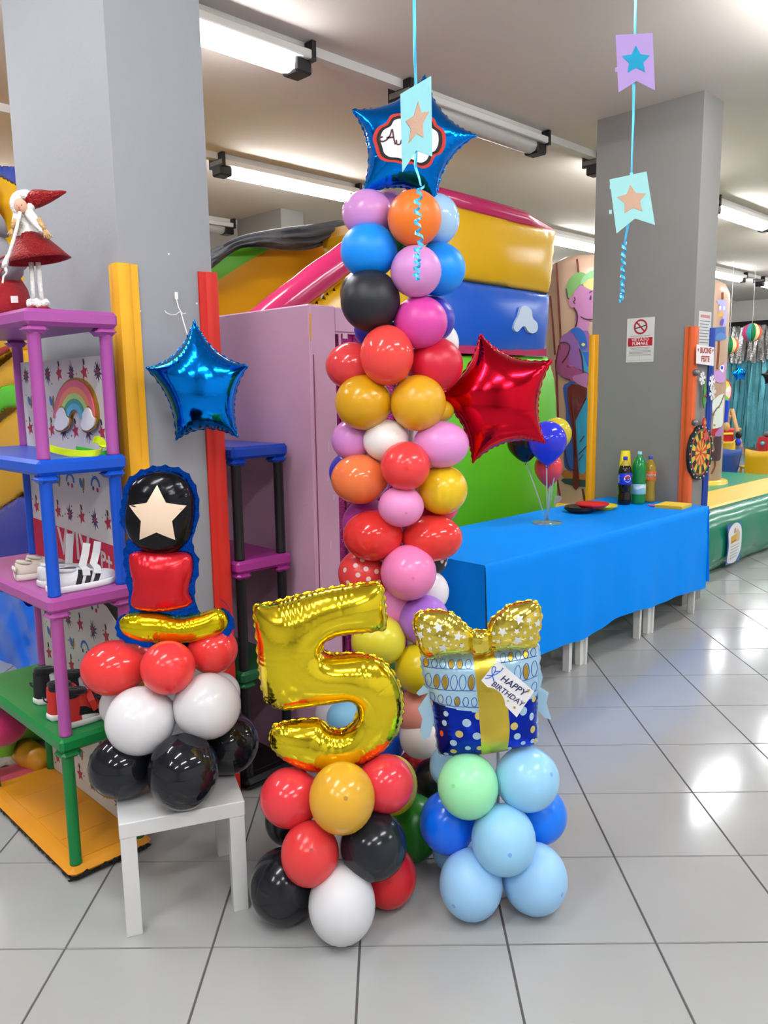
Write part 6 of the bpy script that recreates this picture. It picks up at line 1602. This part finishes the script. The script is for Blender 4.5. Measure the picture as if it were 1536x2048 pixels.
# prize wheel on a blue stand
c = at(1446, 784, 14.5); kk = mpp(14.5)
t = thing('prize_wheel', 'prize wheel with a red rim and coloured sectors, behind the right-hand tower', 'wheel', M=frame(c, [.85, .5, 0], [0, 0, 1]))
MB().prism(circ(0, 0, 27*kk, n=32), -.03, 0).build('red_rim', ink('#c42c3c'), t)
for i in range(10):
    q0_, q1_ = 2*PI*i/10, 2*PI*(i+1)/10
    MB().prism([(0, 0), (23*kk*math.cos(q0_), 23*kk*math.sin(q0_)), (24*kk*math.cos((q0_+q1_)/2), 24*kk*math.sin((q0_+q1_)/2)), (23*kk*math.cos(q1_), 23*kk*math.sin(q1_))], .001, .006).build('sector', ink(('#e8e0d8', '#e0d24a', '#e8e4e4', '#6cc43c', '#e8d0c8')[i % 5]), t)
MB().prism(circ(0, 0, 4*kk, n=12), .006, .03).build('hub', ink('#e09a2c'), t)
z0 = -c[2]
MB().box(-.06, .06, z0, -.1, -.12, -.04).build('post', plast('#1c38b4'), t)
MB().box(-.28, .28, z0, z0+.05, -.35, .2).build('foot', plast('#1c38b4'), t)
# wooden easel
t = thing('wooden_easel', 'slim wooden easel leaning in front of the teal curtain', 'easel', at(1470, 900, 15.0)*np.array([1, 1, 0]))
b0_ = np.array(t.location)
e_ = MB(); 
MB().tube([at(1464, 818, 15.0)-b0_, at(1474, 860, 14.9)-b0_, at(1486, 908, 14.8)-b0_], .035, 6).build('leg', mat('pale_wood', '#c89a66', .6, vary=.15, vscale=20), t)
MB().tube([at(1463, 818, 15.05)-b0_, at(1452, 860, 15.1)-b0_, at(1440, 908, 15.2)-b0_], .03, 6).build('leg', MATS['pale_wood'], t)
MB().tube([at(1456, 833, 15.0)-b0_, at(1470, 832, 15.0)-b0_], .025, 6).build('rung', MATS['pale_wood'], t)
MB().tube([at(1464, 859, 14.95)-b0_, at(1482, 858, 14.95)-b0_], .025, 6).build('rung', MATS['pale_wood'], t)
# toy kitchen
c = at(1456, 880, 13.6); kk = mpp(13.6)
t = thing('toy_kitchen', 'red and yellow toy kitchen with blue parts behind the blue chair', 'toy', M=frame(np.array([c[0], c[1], 0]), [1, .1, 0], [0, 0, 1]))
zz = lambda y: at(1456, y, 13.6)[2]; xx = lambda x: (x-1456)*kk
RP, YP, BP = plast('#c42024', .35), plast('#e8c426', .35), plast('#1c3fc8', .35)
MB().box(xx(1436), xx(1470), 0.0, zz(856), -.35, 0, bev=.03).build('body', RP, t)
MB().box(xx(1438), xx(1462), zz(869), zz(865), -.02, .08, bev=.01).build('yellow_shelf', YP, t)
MB().box(xx(1436), xx(1466), 0.02, zz(883), 0, .12, bev=.02).build('yellow_panel', YP, t)
MB().ell((xx(1474), zz(870), .06), (6*kk, 8*kk, .06), 12, 8).build('black_wheel', M_BLACK, t)
MB().ell((xx(1471), zz(884), .10), (5*kk, 8*kk, .07), 12, 8).build('blue_lever', BP, t)
MB().box(xx(1450), xx(1458), zz(850), zz(800), -.1, -.04, bev=.02).build('blue_post', BP, t)
MB().ell((xx(1448), zz(853), .05), (6*kk, 9*kk, .08), 12, 8).build('beige_bowl', plast('#c8a060'), t)
c = at(1534, 888, 14.6); kk = mpp(14.6)
t = thing('toy_car', 'red toy ride-on with white and green panels at the right edge', 'toy', c)
MB().loft([[(x*kk*s, -.25+d, z*kk) for x, z in ((-13, -18), (14, -18), (16, 0), (10, 14), (-9, 14), (-13, 0))] for d, s in ((0, .92), (.03, 1), (.4, 1), (.43, .92))], smooth=False).build('body', RP, t)
MB().box(-10*kk, -3*kk, -.27, -.24, -6*kk, 8*kk, bev=.01).build('white_panel', plast('#dcdcdc'), t)
MB().box(0, 6*kk, -.27, -.24, -8*kk, 4*kk, bev=.01).build('green_panel', plast('#3aa04a'), t)
MB().ell((-14*kk, -.1, 2*kk), (4*kk, .06, 4*kk), 10, 6).build('teal_mirror', plast('#4ab0c8'), t)
MB().ell((2*kk, .0, 19*kk), (8*kk, .15, 6*kk), 12, 8).build('grey_hood', plast('#7a6a68'), t)
# children's chairs
def chair(label, x0, x1, ytop, ybot, Y, yaw, hexc, cut=None):
    kk = mpp(Y); cx = (x0+x1)/2; c = at(cx, (ytop+ybot)/2, Y); W = (x1-x0)*kk; zt = at(cx, ytop, Y)[2]; zb = at(cx, ybot, Y)[2]; sz = .34
    t = thing('child_chair', label, 'chair', (c[0], c[1], 0), yaw, 'small plastic chairs')
    m = plast(hexc, .4); n = 9; R3 = []
    rows = []
    for s in (0, .25, .5, .75, 1.0):
        z = zb+(zt-zb)*s; r = []
        for i in range(n):
            u = -1+2*i/(n-1); w_2 = W/2*(.86+.14*s)
            r.append((u*w_2, -.10*s-.05+.06*(u*u), z+(.045*u*u-.02 if s == 1 else 0)))
        rows.append(r)
    v = [p for r in rows for p in r]+[(p[0], p[1]+.014, p[2]) for r in rows for p in r]; N_ = len(rows)*n
    f = [(i*n+j, i*n+j+1, (i+1)*n+j+1, (i+1)*n+j) for i in range(4) for j in range(n-1)]; f += [tuple(q+N_ for q in p[::-1]) for p in f]
    f += [(4*n+j, 4*n+j+1, N_+4*n+j+1, N_+4*n+j) for j in range(n-1)]+[(i*n, (i+1)*n, N_+(i+1)*n, N_+i*n) for i in range(4)]+[(i*n+n-1, (i+1)*n+n-1, N_+(i+1)*n+n-1, N_+i*n+n-1) for i in range(4)]
    MB().add(v, f, 0, True).build('backrest', m, t)
    MB().box(-W*.43, W*.43, -.04, .30, sz-.02, sz+.015, bev=.012).build('seat', m, t)
    for sx in (-1, 1):
        for y in (-.02, .27): MB().tube([(sx*W*.36, y, sz-.01), (sx*W*.42, y+(.03 if y > .1 else -.03), 0)], [.018, .014], 8).build('leg', m, t)
    if cut: MB().ell((cut*W, -.125, zt-.055), (.05, .006, .016), 14, 8).build('hand_slot', plast('#8fae4a' if hexc == '#d9a40c' else '#dfe9e4'), t)
    return t
chair('small yellow plastic chair half hidden behind the blue one', 1428, 1466, 881, 905, 13.3, .25, '#e8c018')
chair('small blue plastic chair with its back to us, beyond the green inflatable', 1430, 1480, 896, 960, 12.9, .2, '#2c4f9c', -.02)
chair('small yellow plastic chair at the right edge, back turned to us', 1487, 1548, 899, 965, 12.6, -.1, '#d9a40c', .2)

# ------------------------------------------------------------------ pieces of parts go one level deeper
def deepen(part, names, host):
    for o in [o for o in bpy.data.objects if o.parent is None and o.name.split('.')[0] in (host if isinstance(host, tuple) else (host,))]:
        P_ = [c for c in o.children if c.name.split('.')[0] == part]
        if not P_: continue
        P_ = P_[0]; Mi = P_.matrix_basis.inverted()
        for c in list(o.children):
            if c.name.split('.')[0] in names and c is not P_:
                mb2 = c.matrix_basis.copy(); c.parent = P_; c.matrix_basis = Mi @ mb2
deepen('head', ('nose', 'eyes', 'mouth'), 'christmas_doll'); deepen('top', ('button',), 'christmas_doll')
deepen('upper', ('black_stripe', 'side_flash', 'side_panel', 'heel_patch', 'lace', 'bow'), 'shoe')
deepen('gift_tag', ('lettering', 'printed_ribbon'), 'gift_balloon'); deepen('foil_box', ('printed_spots', 'printed_loops', 'printed_drops'), 'gift_balloon')
deepen('label_band', ('lettering', 'lettering_shadow', 'logo_disc', 'logo_half', 'label_wave', 'label_print', 'label_leaf', 'label_panel'), 'drink_bottle')
deepen('red_band', ('lettering',), 'wall_sign'); deepen('red_strip', ('lettering',), 'patterned_card'); deepen('card', ('lettering', 'heart'), 'greeting_sign')
deepen('base_tray', ('paint_chips',), 'shelf_rack'); deepen('sleeve', ('sleeve_stripes',), 'gnome_figure'); deepen('backrest', ('hand_slot',), 'child_chair')
deepen('black_top', ('printed_star',), 'foil_balloon'); deepen('card', ('glitter_star', 'tape_marks'), 'pennant'); deepen('blue_panel', ('printed_cloud',), 'inflatable_slide')
deepen('lime_panel', ('printed_straw_stack', 'printed_straw_lines', 'printed_leaf'), 'inflatable_slide'); deepen('white_panel', ('logo_block', 'logo_figure', 'logo_top', 'text_line', 'lettering'), 'notice_card')
